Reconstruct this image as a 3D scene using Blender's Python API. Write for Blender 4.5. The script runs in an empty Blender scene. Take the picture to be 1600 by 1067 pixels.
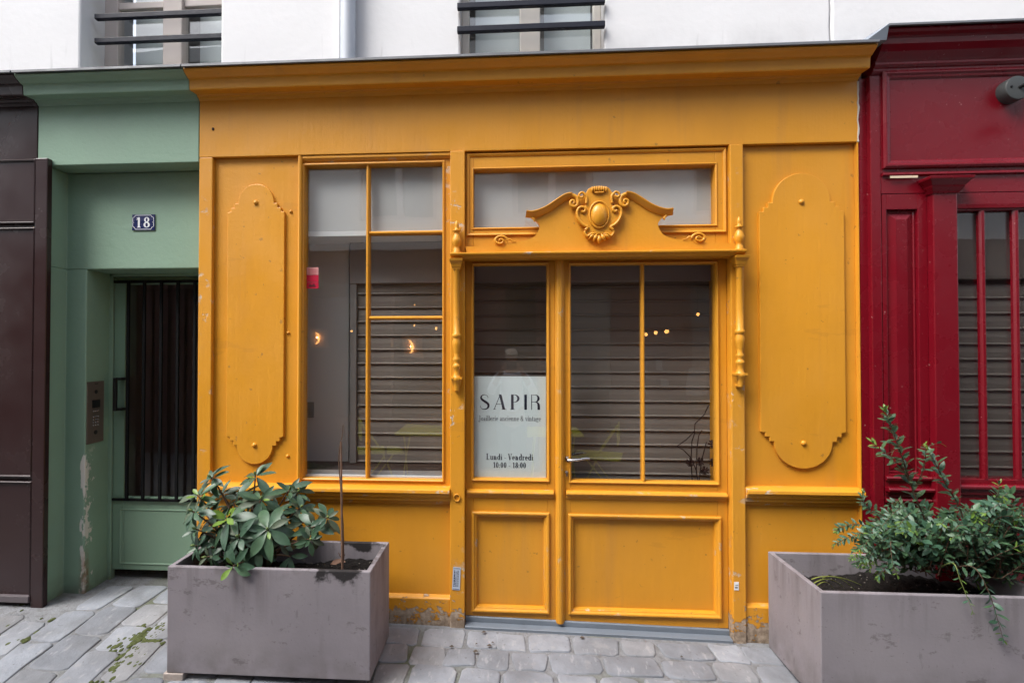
import bpy, bmesh, math, random
from mathutils import Vector, Matrix, Euler
random.seed(7)
R = math.radians
sc = bpy.context.scene
COL = sc.collection

# ------------------------------------------------------------------ camera
FPX, PX, PY, DIST, HEYE = 800.0, 746.0, 535.0, 2.9, 1.6
YAW, PIT = R(3.54), R(0.8)
cam = bpy.data.objects.new('camera', bpy.data.cameras.new('camera'))
COL.objects.link(cam)
cam.data.sensor_width = 36.0
cam.data.lens = 36.0 * FPX / 1600.0
cam.data.shift_x = (800 - PX) / 1600.0
cam.data.shift_y = (PY - 533.5) / 1600.0
cam.data.clip_start = 0.02
cam.data.clip_end = 500
cam.location = (0, -DIST, HEYE)
cam.rotation_euler = (R(90) + PIT, 0, YAW)
sc.camera = cam

# ------------------------------------------------------------------ light
SUN_EL, SUN_AZ = R(54), R(232)          # azimuth measured from +Y, clockwise (towards +X)
w = bpy.data.worlds.new('World'); sc.world = w; w.use_nodes = True
nt = w.node_tree; nt.nodes.clear()
sky = nt.nodes.new('ShaderNodeTexSky'); sky.sky_type = 'NISHITA'; sky.sun_disc = False
sky.sun_elevation = SUN_EL; sky.sun_rotation = SUN_AZ
sky.air_density = 1.0; sky.dust_density = 3.0; sky.ozone_density = 1.0
hs = nt.nodes.new('ShaderNodeHueSaturation'); hs.inputs['Saturation'].default_value = 0.50
bg = nt.nodes.new('ShaderNodeBackground'); bg.inputs['Strength'].default_value = 0.15
wo = nt.nodes.new('ShaderNodeOutputWorld')
nt.links.new(sky.outputs[0], hs.inputs['Color']); nt.links.new(hs.outputs[0], bg.inputs['Color']); nt.links.new(bg.outputs[0], wo.inputs['Surface'])
sl = bpy.data.lights.new('sun', 'SUN'); sl.energy = 1.75; sl.angle = R(32); sl.color = (1.0, 0.975, 0.94)
so = bpy.data.objects.new('sun', sl); COL.objects.link(so)
sdir = Vector((math.sin(SUN_AZ) * math.cos(SUN_EL), math.cos(SUN_AZ) * math.cos(SUN_EL), math.sin(SUN_EL)))
so.rotation_euler = sdir.to_track_quat('Z', 'Y').to_euler(); so.location = sdir * 20
vs = sc.view_settings
sc.display_settings.display_device = 'sRGB'
vs.view_transform = 'Standard'; vs.look = 'None'; vs.exposure = 1.34; vs.gamma = 1.0; vs.use_curve_mapping = False
sc.cycles.max_bounces = 10; sc.cycles.diffuse_bounces = 5; sc.cycles.glossy_bounces = 4
sc.cycles.transparent_max_bounces = 16; sc.cycles.use_denoising = True
sc.cycles.caustics_reflective = False; sc.cycles.caustics_refractive = False
sc.cycles.sample_clamp_indirect = 4.0

# ------------------------------------------------------------------ helpers
def P(px, py, Y=0.0):
    """measure: where the sight line of a photograph pixel meets the plane y = Y -> (x, z)"""
    x, y = (px - PX) / FPX, -(py - PY) / FPX
    f, u = (math.cos(PIT), math.sin(PIT)), (-math.sin(PIT), math.cos(PIT))
    dx, dy, dz = x, u[0] * y + f[0], u[1] * y + f[1]
    c, s = math.cos(YAW), math.sin(YAW)
    dx, dy = dx * c - dy * s, dx * s + dy * c
    t = (Y + DIST) / dy
    return dx * t, HEYE + dz * t
def PXx(px, Y=0.0, py=546): return P(px, py, Y)[0]
def PZ(px, py, Y=0.0): return P(px, py, Y)[1]
def GZ(x, y=0.0):
    return 0.036 - 0.0205 * max(-4, min(4, x)) + 0.10 * max(-1.8, min(0, y))

class MB:
    def __init__(s): s.v = []; s.f = []; s.s = []
    def add(s, vs_, fs, smooth=False):
        o = len(s.v); s.v += [tuple(v) for v in vs_]
        for f in fs: s.f.append(tuple(i + o for i in f)); s.s.append(smooth)
        return s
    def box(s, x0, x1, y0, y1, z0, z1):
        return s.add([(x0,y0,z0),(x1,y0,z0),(x1,y1,z0),(x0,y1,z0),(x0,y0,z1),(x1,y0,z1),(x1,y1,z1),(x0,y1,z1)],
                     [(0,3,2,1),(4,5,6,7),(0,1,5,4),(1,2,6,5),(2,3,7,6),(3,0,4,7)])
    def prism(s, poly, y0, y1, smooth=False):       # poly of (x,z), front face at y0
        n = len(poly)
        a = sum(poly[i][0]*poly[(i+1)%n][1]-poly[(i+1)%n][0]*poly[i][1] for i in range(n))
        if a < 0: poly = poly[::-1]
        vv = [(x,y0,z) for x,z in poly] + [(x,y1,z) for x,z in poly]
        ff = [tuple(range(n)), tuple(range(2*n-1, n-1, -1))] + [((i+1)%n, i, n+i, n+(i+1)%n) for i in range(n)]
        return s.add(vv, ff, smooth)
    def loft(s, loops, closed=True, caps=True, smooth=False):
        n = len(loops[0]); vv = [p for l in loops for p in l]; ff = []
        for k in range(len(loops)-1):
            for i in range(n if closed else n-1):
                j = (i+1) % n
                ff.append((k*n+i, k*n+j, (k+1)*n+j, (k+1)*n+i))
        if caps and closed and not smooth:
            ff.append(tuple(range(n-1,-1,-1))); ff.append(tuple((len(loops)-1)*n+i for i in range(n)))
        s.add(vv, ff, smooth)
        if caps and closed and smooth:                  # flat caps keep the rounded sides clean
            s.add(loops[0], [tuple(range(n-1,-1,-1))]); s.add(loops[-1], [tuple(range(n))])
        return s
    def frame(s, x0, x1, z0, z1, prof, smooth=False):   # prof: (inset, y), closes behind
        loops = [[(x0+d,y,z0+d),(x1-d,y,z0+d),(x1-d,y,z1-d),(x0+d,y,z1-d)] for d,y in prof]
        loops.append(loops[0])
        return s.loft(loops, True, False, smooth)
    def hmould(s, x0, x1, prof, za=0.0, zb=0.0):        # profile (y,z) run along x; za/zb lift the ends
        return s.loft([[(x0,y,z+za) for y,z in prof],[(x1,y,z+zb) for y,z in prof]])
    def vmould(s, z0, z1, prof):                        # profile (x,y) run along z
        return s.loft([[(x,y,z0) for x,y in prof],[(x,y,z1) for x,y in prof]])
    def lathe(s, cx, cy, prof, n=20, squash=1.0):       # prof (r,z)
        loops = [[(cx+r*math.cos(2*math.pi*i/n), cy+squash*r*math.sin(2*math.pi*i/n), z) for i in range(n)] for r,z in prof]
        return s.loft(loops, True, True, True)
    def tube(s, pts, rad, n=8, smooth=True):
        loops = []; m = len(pts); pts = [Vector(p) for p in pts]
        up = None
        for i,p in enumerate(pts):
            t = (pts[min(i+1,m-1)] - pts[max(i-1,0)]).normalized()
            if up is None:
                up = Vector((0,0,1)) if abs(t.z) < .9 else Vector((1,0,0))
            a = t.cross(up).normalized(); b = a.cross(t).normalized(); up = b
            r = rad(i/(m-1)) if callable(rad) else rad
            loops.append([p + a*r*math.cos(2*math.pi*k/n) + b*r*math.sin(2*math.pi*k/n) for k in range(n)])
        return s.loft(loops, True, True, smooth)
    def ball(s, c, r, nu=12, nv=8, half=False):         # r may be (rx,ry,rz)
        if not hasattr(r,'__len__'): r = (r,r,r)
        loops = []
        for j in range(nv+1):
            t = math.pi*j/nv; rr = max(math.sin(t),.02)
            loops.append([(c[0]+r[0]*rr*math.cos(2*math.pi*i/nu), c[1]-r[1]*math.cos(t), c[2]+r[2]*rr*math.sin(2*math.pi*i/nu)) for i in range(nu)])
        return s.loft(loops, True, True, True)
    def strip2d(s, path, prof, y):                      # profile (normal offset, y offset) swept along an (x,z) path
        loops = []; m = len(path)
        for i,(x,z) in enumerate(path):
            a = path[max(i-1,0)]; b = path[min(i+1,m-1)]
            tx,tz = b[0]-a[0], b[1]-a[1]; L = math.hypot(tx,tz) or 1
            nx,nz = -tz/L, tx/L
            loops.append([(x+nx*d, y+e, z+nz*d) for d,e in prof])
        return s.loft(loops, True, True, True)
    def mesh(s, name, org=(0,0,0)):
        me = bpy.data.meshes.new(name)
        me.from_pydata([(v[0]-org[0], v[1]-org[1], v[2]-org[2]) for v in s.v], [], s.f)
        me.polygons.foreach_set('use_smooth', s.s); 
        bm = bmesh.new(); bm.from_mesh(me); bmesh.ops.recalc_face_normals(bm, faces=bm.faces); bm.to_mesh(me); bm.free()
        return me
    def build(s, name, mat, parent=None, bev=0.003, seg=2):
        org = (0,0,0)
        if parent is not None:
            p = parent
            org = Vector((0,0,0))
            while p is not None: org += Vector(p.location); p = p.parent
        me = s.mesh(name, org)
        for m in (mat if isinstance(mat,(list,tuple)) else [mat]): me.materials.append(m)
        o = bpy.data.objects.new(name, me); COL.objects.link(o)
        if parent is not None: o.parent = parent
        if bev:
            b = o.modifiers.new('edge', 'BEVEL'); b.width = bev; b.segments = seg; b.limit_method = 'ANGLE'; b.angle_limit = R(38)
            b.use_clamp_overlap = True
        return o

def thing(name, label, cat, loc=(0,0,0), group=None):
    o = bpy.data.objects.new(name, None); COL.objects.link(o); o.location = loc; o.empty_display_size = .1
    o['label'] = label; o['category'] = cat
    if group: o['group'] = group
    return o
def tag(o, label, cat, group=None):
    o['label'] = label; o['category'] = cat
    if group: o['group'] = group
    return o
def base_origin(o):          # move a single-mesh thing's origin to its base centre
    vs_ = [v.co for v in o.data.vertices]
    c = Vector(((min(v.x for v in vs_)+max(v.x for v in vs_))/2, (min(v.y for v in vs_)+max(v.y for v in vs_))/2, min(v.z for v in vs_)))
    o.data.transform(Matrix.Translation(-c)); o.location = c
    return o

# ------------------------------------------------------------------ materials
class Mat:
    def __init__(s, name, col, rough=.5, var=.06, vscale=2.5, bump=.0, bscale=90, spec=.5, metal=0, local=False, coat=0):
        m = bpy.data.materials.new(name); m.use_nodes = True
        s.m = m; s.n = m.node_tree.nodes; s.l = m.node_tree.links
        s.b = s.n['Principled BSDF']
        s.b.inputs['Metallic'].default_value = metal
        s.b.inputs['Specular IOR Level'].default_value = spec
        s.b.inputs['Coat Weight'].default_value = coat
        if local:
            tc = s.n.new('ShaderNodeTexCoord'); s.pos = tc.outputs['Object']
        else:
            g = s.n.new('ShaderNodeNewGeometry'); s.pos = g.outputs['Position']
        sx = s.n.new('ShaderNodeSeparateXYZ'); s.l.new(s.pos, sx.inputs[0]); s.xyz = sx.outputs
        rgb = s.n.new('ShaderNodeRGB'); rgb.outputs[0].default_value = (*col, 1); s.c = rgb.outputs[0]
        v = s.n.new('ShaderNodeValue'); v.outputs[0].default_value = rough; s.r = v.outputs[0]
        s.h = None
        if var:
            k = s.noise(vscale, .25, .75, 5); s.value(k, 1-var, 1+var)
            k2 = s.noise(vscale*3.7, .3, .7, 4)
            mr = s.n.new('ShaderNodeMapRange'); s.l.new(k2, mr.inputs[0]); mr.inputs[3].default_value = max(.02,rough-.08); mr.inputs[4].default_value = min(1,rough+.1); s.r = mr.outputs[0]
        if bump: s.bump(s.noise(bscale, 0, 1, 4), bump)
    def noise(s, scale, lo, hi, detail=6, stretch=(1,1,1), off=(0,0,0), rough=.55):
        mp = s.n.new('ShaderNodeMapping'); mp.inputs['Scale'].default_value = stretch; mp.inputs['Location'].default_value = off
        s.l.new(s.pos, mp.inputs[0])
        t = s.n.new('ShaderNodeTexNoise'); t.inputs['Scale'].default_value = scale; t.inputs['Detail'].default_value = detail; t.inputs['Roughness'].default_value = rough
        s.l.new(mp.outputs[0], t.inputs['Vector'])
        return s.map(t.outputs[0], lo, hi)
    def map(s, sock, lo, hi, a=0.0, b=1.0):
        mr = s.n.new('ShaderNodeMapRange'); s.l.new(sock, mr.inputs[0])
        for i,x in zip((1,2,3,4),(lo,hi,a,b)): mr.inputs[i].default_value = x
        return mr.outputs[0]
    def axis(s, i, lo, hi): return s.map(s.xyz[i], lo, hi)
    def near(s, i, c, wdt):
        a = s.n.new('ShaderNodeMath'); a.operation = 'SUBTRACT'; s.l.new(s.xyz[i], a.inputs[0]); a.inputs[1].default_value = c
        b = s.n.new('ShaderNodeMath'); b.operation = 'ABSOLUTE'; s.l.new(a.outputs[0], b.inputs[0])
        return s.map(b.outputs[0], wdt, 0.0)
    def op(s, o, a, b):
        m = s.n.new('ShaderNodeMath'); m.operation = o
        for i,x in enumerate((a,b)):
            if isinstance(x,(int,float)): m.inputs[i].default_value = x
            else: s.l.new(x, m.inputs[i])
        return m.outputs[0]
    def mul(s, a, b): return s.op('MULTIPLY', a, b)
    def value(s, k, lo, hi):
        h = s.n.new('ShaderNodeHueSaturation'); s.l.new(s.c, h.inputs['Color']); s.l.new(s.map(k,0,1,lo,hi), h.inputs['Value']); s.c = h.outputs[0]
    def layer(s, mask, col, rough=None, amt=1.0):
        if amt != 1.0: mask = s.mul(mask, amt)
        mx = s.n.new('ShaderNodeMix'); mx.data_type = 'RGBA'
        s.l.new(mask, mx.inputs[0]); s.l.new(s.c, mx.inputs[6])
        if hasattr(col,'__len__'): mx.inputs[7].default_value = (*col,1)
        else: s.l.new(col, mx.inputs[7])
        s.c = mx.outputs[2]
        if rough is not None:
            m2 = s.n.new('ShaderNodeMix'); s.l.new(mask, m2.inputs[0]); s.l.new(s.r, m2.inputs[2]); m2.inputs[3].default_value = rough; s.r = m2.outputs[0]
        return s
    def bump(s, h, strength, dist=.01, inv=False):
        b = s.n.new('ShaderNodeBump'); b.inputs['Strength'].default_value = strength; b.inputs['Distance'].default_value = dist; b.invert = inv
        s.l.new(h, b.inputs['Height'])
        if s.h is not None: s.l.new(s.h, b.inputs['Normal'])
        s.h = b.outputs[0]
        return s
    def done(s):
        s.l.new(s.c, s.b.inputs['Base Color']); s.l.new(s.r, s.b.inputs['Roughness'])
        if s.h is not None: s.l.new(s.h, s.b.inputs['Normal'])
        return s.m

YEL = (0.615, 0.268, 0.019)
def yellow(name, worn=False, foot=False):
    m = Mat(name, YEL, .40, .085, 1.3, .12, 55, spec=.42)
    m.layer(m.noise(3.1, .52, .8, 8, (1,1,.35), (3,1,2)), (.42,.18,.025), .6, .40)
    m.layer(m.noise(9, .58, .78, 7, (1,1,.07), (5,3,1)), (.44,.20,.04), .55, .55)        # rain streaks
    m.layer(m.noise(.9, .5, .75, 4, (1,1,1), (8,3,6)), (.66,.33,.06), .5, .35)            # sun-faded areas
    m.layer(m.noise(4, .625, .635, 9, (.35,1,1.6), (2,6,3), .7), (.40,.17,.02), .6, .2)   # fine cracks in the film          # hand grime and faded film
    m.layer(m.noise(26, .70, .73, 3, (1,1,1), (1,5,2)), (.22,.11,.03), .7, .55)            # small knocks
    m.bump(m.noise(38, .3, .7, 4, (1,1,.06)), .16, .004)
    m.bump(m.noise(2.5, .3, .7, 3), .10, .012)                                     # brush drag
    if worn:
        k = m.mul(m.noise(30, .58, .62, 7, (.4,1,.5), (2,2,7), .7), m.noise(4, .47, .6, 3, (1,1,1), (9,2,4)))
        m.layer(k, (.50,.40,.30), .8); m.bump(k, .5, .003, True)
    if foot:
        hz = m.axis(2, .30, .04)
        t = m.op('ADD', m.noise(16, .2, .8, 8, (1,1,1.4), (4,4,1), .65), m.op('SUBTRACT', m.mul(hz, .62), .62))
        k = m.map(t, .30, .335)
        m.layer(k, (.42,.33,.25), .85)
        m.layer(m.mul(k, m.noise(40, .4, .6, 5)), (.22,.15,.10), .9, .6)
        m.bump(k, .9, .006, True)
        m.layer(m.mul(m.axis(2,.12,.0), m.noise(20,.35,.6,6)), (.06,.045,.03), .9, .7)
    return m.done()
yel = yellow('yellow_paint'); yelw = yellow('yellow_paint_knocked', True); yelf = yellow('yellow_paint_peeling', True, True)
g_ = Mat('green_paint', (.222,.335,.250), .5, .08, 1.6, .2, 40, spec=.35)
xe = PXx(135, .14)
g_.layer(g_.noise(2.2,.5,.8,6,(1,1,.4)), (.225,.315,.245), .6, .5)
k = g_.mul(g_.mul(g_.mul(g_.near(1, .142, .035), g_.near(0, xe, .06)), g_.axis(2, 1.02, .9)), g_.noise(24,.40,.6,6,(1,1,.3),(5,2,8)))
k2 = g_.mul(g_.map(g_.op('MULTIPLY', g_.mul(g_.near(0, xe+.02, .20), g_.near(1,.16,.42)), g_.noise(15,.0,1,7,(1,1,.8),(1,8,3),.7)), .455, .465), g_.axis(2, 1.0, .88))
k = g_.op('MAXIMUM', g_.map(k, .40, .45), g_.mul(k2, 1.0))
g_.layer(k, (.62,.60,.55), .85); g_.bump(k, .6, .003, True)
g_.layer(g_.mul(g_.mul(g_.mul(g_.near(0, xe+.01, .05), g_.map(g_.near(1,.145,.05),.1,.5)), g_.axis(2,.40,.22)), g_.noise(40,.3,.6,5)), (.20,.07,.02), .9)
g_.layer(g_.mul(g_.axis(2,.22,.06), g_.noise(12,.3,.65,6)), (.12,.12,.10), .9, .7)
green = g_.done()
green2 = Mat('green_door_paint', (.185,.285,.205), .38, .05, 1.5, .08, 60, spec=.4).done()
b_ = Mat('dark_brown_paint', (.030,.015,.015), .22, .05, 1.2, .03, 12, spec=.5)
brown = b_.done()
r_ = Mat('burgundy_paint', (.150,.0036,.0100), .26, .04, 1.4, .03, 14, spec=.5)
r_.layer(r_.noise(55,.74,.76,2,(1,1,1),(1,5,2)), (.35,.16,.15), .6, .8)
red = r_.done()
w_ = Mat('white_render', (.665,.665,.675), .85, .045, 1.0, .15, 25, spec=.2)
w_.layer(w_.mul(w_.mul(w_.axis(2, 3.45, 3.2), w_.axis(0,-.6,1.0)), w_.noise(3.0,.40,.58,8,(1,1,.5),(6,2,1))), (.33,.33,.33), .9, .75)
w_.layer(w_.noise(1.3, .45, .8, 5, (1,1,1), (7,4,2)), (.60,.605,.62), .9, .5)
w_.layer(w_.mul(w_.axis(2, 3.5, 3.22), w_.noise(22,.60,.66,6,(1,1,.12),(2,2,2))), (.26,.26,.25), .9, .35)
white = w_.done()
zinc = Mat('zinc', (.10,.105,.115), .6, .15, 3, .1, 30, metal=.1, spec=.3).done()
iron = Mat('black_iron', (.006,.006,.007), .55, .10, 5, .1, 70, spec=.15).done()
navyiron = Mat('dark_blue_grey_iron', (.012,.014,.024), .5, .15, 6, .1, 60, spec=.2).done()
taupe = Mat('taupe_window_paint', (.54,.48,.45), .5, .05).done()
cream = Mat('cream_window_paint', (.60,.57,.52), .5, .06).done()
c_ = Mat('fibre_cement', (.235,.213,.232), .72, .10, 3.0, .12, 60, spec=.3)
c_.layer(c_.noise(6,.56,.74,9,(1,1,.22),(3,2,5)), (.11,.09,.09), .8, .55)
c_.layer(c_.noise(1.6,.45,.75,5), (.30,.275,.285), .8, .6)
c_.layer(c_.noise(24,.66,.70,6,(1,1,.3),(7,3,2)), (.06,.05,.05), .8, .25)
c_.layer(c_.noise(75,.70,.73,2,(1,1,1),(2,2,9)), (.08,.07,.07), .9, .35)
c_.layer(c_.mul(c_.axis(2,.26,.54), c_.noise(15,.50,.68,7,(1,1,.07),(3,6,2))), (.10,.085,.085), .8, .55)
c_.layer(c_.mul(c_.axis(2,.22,.06), c_.noise(8,.35,.65,7)), (.12,.105,.10), .85, .6)
c_.layer(c_.mul(c_.axis(2,.50,.56), c_.noise(9,.48,.6,6,(1,1,1),(5,1,1))), (.10,.085,.085), .8, .6)
c_.layer(c_.noise(11,.60,.625,9,(.5,1,1),(1,9,4),.75), (.085,.07,.07), .8, .45)
sm = c_.op('ADD', c_.mul(c_.near(0, -.80, .16), c_.axis(2,.47,.555)), c_.noise(13,.75,.25,4,(1,1,1),(3,3,3)))
sm = c_.mul(c_.map(sm, .80, 1.02), c_.map(c_.near(0,-.80,.16), .02, .2))
c_.layer(c_.mul(sm, c_.axis(2,.44,.50)), (.015,.013,.013), .7, .95)
cement = c_.done()
soil = Mat('dark_soil', (.012,.010,.009), .9, .3, 20, .8, 70, spec=.2).done()
st_ = Mat('grey_paving_stone', (.240,.256,.288), .62, .20, 9, .35, 45, spec=.35)
oi = st_.n.new('ShaderNodeObjectInfo')
st_.value(oi.outputs['Random'], .74, 1.22)
rnd2 = st_.map(st_.op('FRACT', st_.mul(oi.outputs['Random'], 17.3), 0), 0, 1)
st_.layer(st_.mul(st_.map(rnd2,.6,.95), .35), (.28,.255,.225))
st_.layer(st_.noise(5,.5,.75,8,(1,1,1),(2,7,1)), (.15,.15,.155), .75, .6)
st_.layer(st_.noise(14,.6,.72,7,(1,1,1),(8,7,1)), (.36,.355,.35), .75, .5)
st_.layer(st_.noise(60,.66,.72,3), (.10,.10,.10), .8, .6)
st_.layer(st_.noise(3.2,.42,.62,7,(1,1,1),(1,9,3)), (.135,.14,.155), .7, .55)
st_.layer(st_.noise(30,.60,.66,7,(1,.4,1),(3,9,3)), (.38,.38,.39), .8, .4)
st_.bump(st_.noise(14,0,1,6), .35, .01)
stone = st_.done()
gd = Mat('joint_mortar', (.205,.21,.222), .9, .15, 12, .7, 80, spec=.2)
gd.layer(gd.noise(1.9,.52,.68,6,(1,1,1),(4,1,1)), (.085,.10,.035), .95, .8)
gd.layer(gd.noise(25,.5,.7,6), (.10,.095,.085), .95, .6)
ground_m = gd.done()
moss = Mat('green_moss', (.085,.10,.040), .95, .4, 30, 1.0, 120, spec=.1).done()
steel = Mat('grey_threshold_steel', (.19,.22,.26), .45, .15, 4, .1, 40, metal=.25).done()
chrome = Mat('satin_steel', (.55,.55,.57), .25, .05, metal=1).done()
bronze = Mat('bronze_grey_panel', (.16,.125,.105), .42, .06, metal=.35).done()
blackp = Mat('black_plastic', (.012,.012,.013), .35, 0).done()
shut_ = Mat('taupe_shutter', (.25,.215,.188), .5, .08, 2, .05, 60, spec=.4)
shutm = shut_.done()
iwhite = Mat('white_interior', (.78,.77,.76), .8, .03).done()
igrey = Mat('grey_interior', (.30,.28,.27), .8, .04).done()
dwood = Mat('dark_display_wood', (.05,.03,.022), .5, .25, 9, .2, 40).done()
plain = lambda n,c,r=.5,**k: Mat(n, c, r, k.pop('var',.04), **k).done()
whitep = plain('white_print', (.75,.76,.78), .5)
navy = plain('navy_enamel', (.010,.016,.085), .25)
ink = plain('navy_ink', (.012,.014,.035), .5, var=0)
frost = plain('frosted_sign_film', (.80,.88,.88), .35)
redst = plain('red_sticker', (.55,.012,.05), .4); pinkst = plain('pink_sticker', (.62,.28,.27), .4)
paleblue = plain('pale_blue_sticker', (.42,.48,.58), .5)
barkm = Mat('twig_bark', (.10,.055,.032), .8, .25, 30, .4, 80).done()
caneM = Mat('brown_cane', (.15,.085,.055), .6, .25, 20, .3, 60).done()
def leafmat(name, c, c2, rough=.42, tr=.12, spec=.45):
    m = Mat(name, c, rough, .0, spec=spec, local=True)
    oi = m.n.new('ShaderNodeObjectInfo')
    m.layer(m.map(oi.outputs['Random'],.0,1), c2, None, .55)
    m.value(m.noise(30,.3,.7,3), .85, 1.15)
    mat = m.done()
    t = m.n.new('ShaderNodeBsdfTranslucent'); m.l.new(m.c, t.inputs['Color'])
    mx = m.n.new('ShaderNodeMixShader'); mx.inputs[0].default_value = tr
    out = [n for n in m.n if n.type=='OUTPUT_MATERIAL'][0]
    m.l.new(m.b.outputs[0], mx.inputs[1]); m.l.new(t.outputs[0], mx.inputs[2]); m.l.new(mx.outputs[0], out.inputs[0])
    return mat
lf_dark = leafmat('leathery_leaf', (.038,.084,.049), (.070,.124,.080), .40)
lf_mid = leafmat('leathery_leaf_mid', (.055,.115,.058), (.080,.140,.085), .38)
lf_dull = leafmat('dusty_leaf', (.075,.105,.060), (.10,.125,.085), .55)
lf_young = leafmat('young_leaf', (.16,.27,.04), (.10,.20,.04), .42, .25)
sh_dark = leafmat('shrub_leaf', (.048,.115,.070), (.085,.165,.105), .42)
sh_mid = leafmat('shrub_leaf_mid', (.062,.130,.062), (.09,.17,.08), .42, .18)
sh_young = leafmat('shrub_leaf_tip', (.15,.26,.04), (.09,.18,.05), .45, .25)
strap = leafmat('pale_strap_leaf', (.28,.32,.07), (.22,.28,.06), .5, .2)

def glassmat(name, r0=.045, tint=(1,1,1), rough=0.0):
    m = bpy.data.materials.new(name); m.use_nodes = True; n = m.node_tree.nodes; l = m.node_tree.links; n.clear()
    o = n.new('ShaderNodeOutputMaterial'); lw = n.new('ShaderNodeLayerWeight'); lw.inputs[0].default_value = .5
    pw = n.new('ShaderNodeMath'); pw.operation = 'POWER'; l.new(lw.outputs['Facing'], pw.inputs[0]); pw.inputs[1].default_value = 5
    mr = n.new('ShaderNodeMapRange'); l.new(pw.outputs[0], mr.inputs[0]); mr.inputs[3].default_value = r0; mr.inputs[4].default_value = 1
    t = n.new('ShaderNodeBsdfTransparent'); t.inputs[0].default_value = (*tint,1)
    g = n.new('ShaderNodeBsdfGlossy'); g.inputs['Roughness'].default_value = rough
    ge = n.new('ShaderNodeNewGeometry'); no = n.new('ShaderNodeTexNoise'); no.inputs['Scale'].default_value = 2.2; no.inputs['Detail'].default_value = 1.5; l.new(ge.outputs['Position'], no.inputs['Vector'])
    bu = n.new('ShaderNodeBump'); bu.inputs['Strength'].default_value = .10; bu.inputs['Distance'].default_value = .02; l.new(no.outputs[0], bu.inputs['Height']); l.new(bu.outputs[0], g.inputs['Normal'])
    mx = n.new('ShaderNodeMixShader'); l.new(mr.outputs[0], mx.inputs[0]); l.new(t.outputs[0], mx.inputs[1]); l.new(g.outputs[0], mx.inputs[2]); l.new(mx.outputs[0], o.inputs[0])
    return m
glass = glassmat('window_glass', .085, (.97,.98,.98))
def emis(name, c, s):
    m = bpy.data.materials.new(name); m.use_nodes = True; b = m.node_tree.nodes['Principled BSDF']
    b.inputs['Base Color'].default_value = (*c,1); b.inputs['Emission Color'].default_value = (*c,1); b.inputs['Emission Strength'].default_value = s
    return m

# ------------------------------------------------------------------ lettering (hand drawn high-contrast serif)
class Pen:
    def __init__(s, t=.15, h=.04): s.t=t; s.h=h; s.polys=[]
    def rect(s,x0,x1,y0,y1): s.polys.append([(x0,y0),(x1,y0),(x1,y1),(x0,y1)])
    def st(s,x,y0,y1,w=None): w=w or s.t; s.rect(x,x+w,y0,y1)
    def hr(s,x0,x1,y,w=None): w=w or s.h; s.rect(x0,x1,y,y+w)
    def ser(s,x,y,w=None): w=w or s.t; s.rect(x-.07,x+w+.07,y,y+s.h)
    def dia(s,p,q,w): s.polys.append([(p[0],p[1]),(p[0]+w,p[1]),(q[0]+w,q[1]),(q[0],q[1])])
    def ring(s,cx,cy,rx,ry,a0=0,a1=360,tw=None,th=None):
        tw=tw or s.t; th=th or s.h; n=max(6,int(abs(a1-a0)/15))
        for i in range(n):
            q=[]
            for k in (i,i+1):
                a=R(a0+(a1-a0)*k/n); q.append(((cx+rx*math.cos(a),cy+ry*math.sin(a)),(cx+(rx-tw)*math.cos(a),cy+(ry-th)*math.sin(a))))
            s.polys.append([q[0][0],q[1][0],q[1][1],q[0][1]])
    def dot(s,x,y,r=.085): s.polys.append([(x+r*math.cos(R(a)),y+r*math.sin(R(a))) for a in range(0,360,45)])
    def stroke(s,pts,ws):
        L=[];Rr=[]
        for i,(x,y) in enumerate(pts):
            a=pts[max(i-1,0)]; b=pts[min(i+1,len(pts)-1)]; tx,ty=b[0]-a[0],b[1]-a[1]; d=math.hypot(tx,ty); nx,ny=-ty/d,tx/d; w_=ws[i]/2
            L.append((x+nx*w_,y+ny*w_)); Rr.append((x-nx*w_,y-ny*w_))
        for i in range(len(pts)-1): s.polys.append([L[i],L[i+1],Rr[i+1],Rr[i]])
def smooth2(pts, ws, k=4):
    out=[]; ow=[]; n=len(pts)
    for i in range(n-1):
        p0,p1,p2,p3=pts[max(i-1,0)],pts[i],pts[i+1],pts[min(i+2,n-1)]
        for j in range(k):
            t=j/k
            f=lambda a,b,c,d:.5*((2*b)+(-a+c)*t+(2*a-5*b+4*c-d)*t*t+(-a+3*b-3*c+d)*t**3)
            out.append((f(p0[0],p1[0],p2[0],p3[0]),f(p0[1],p1[1],p2[1],p3[1]))); ow.append(ws[i]*(1-t)+ws[i+1]*t)
    out.append(pts[-1]); ow.append(ws[-1]); return out,ow
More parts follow.
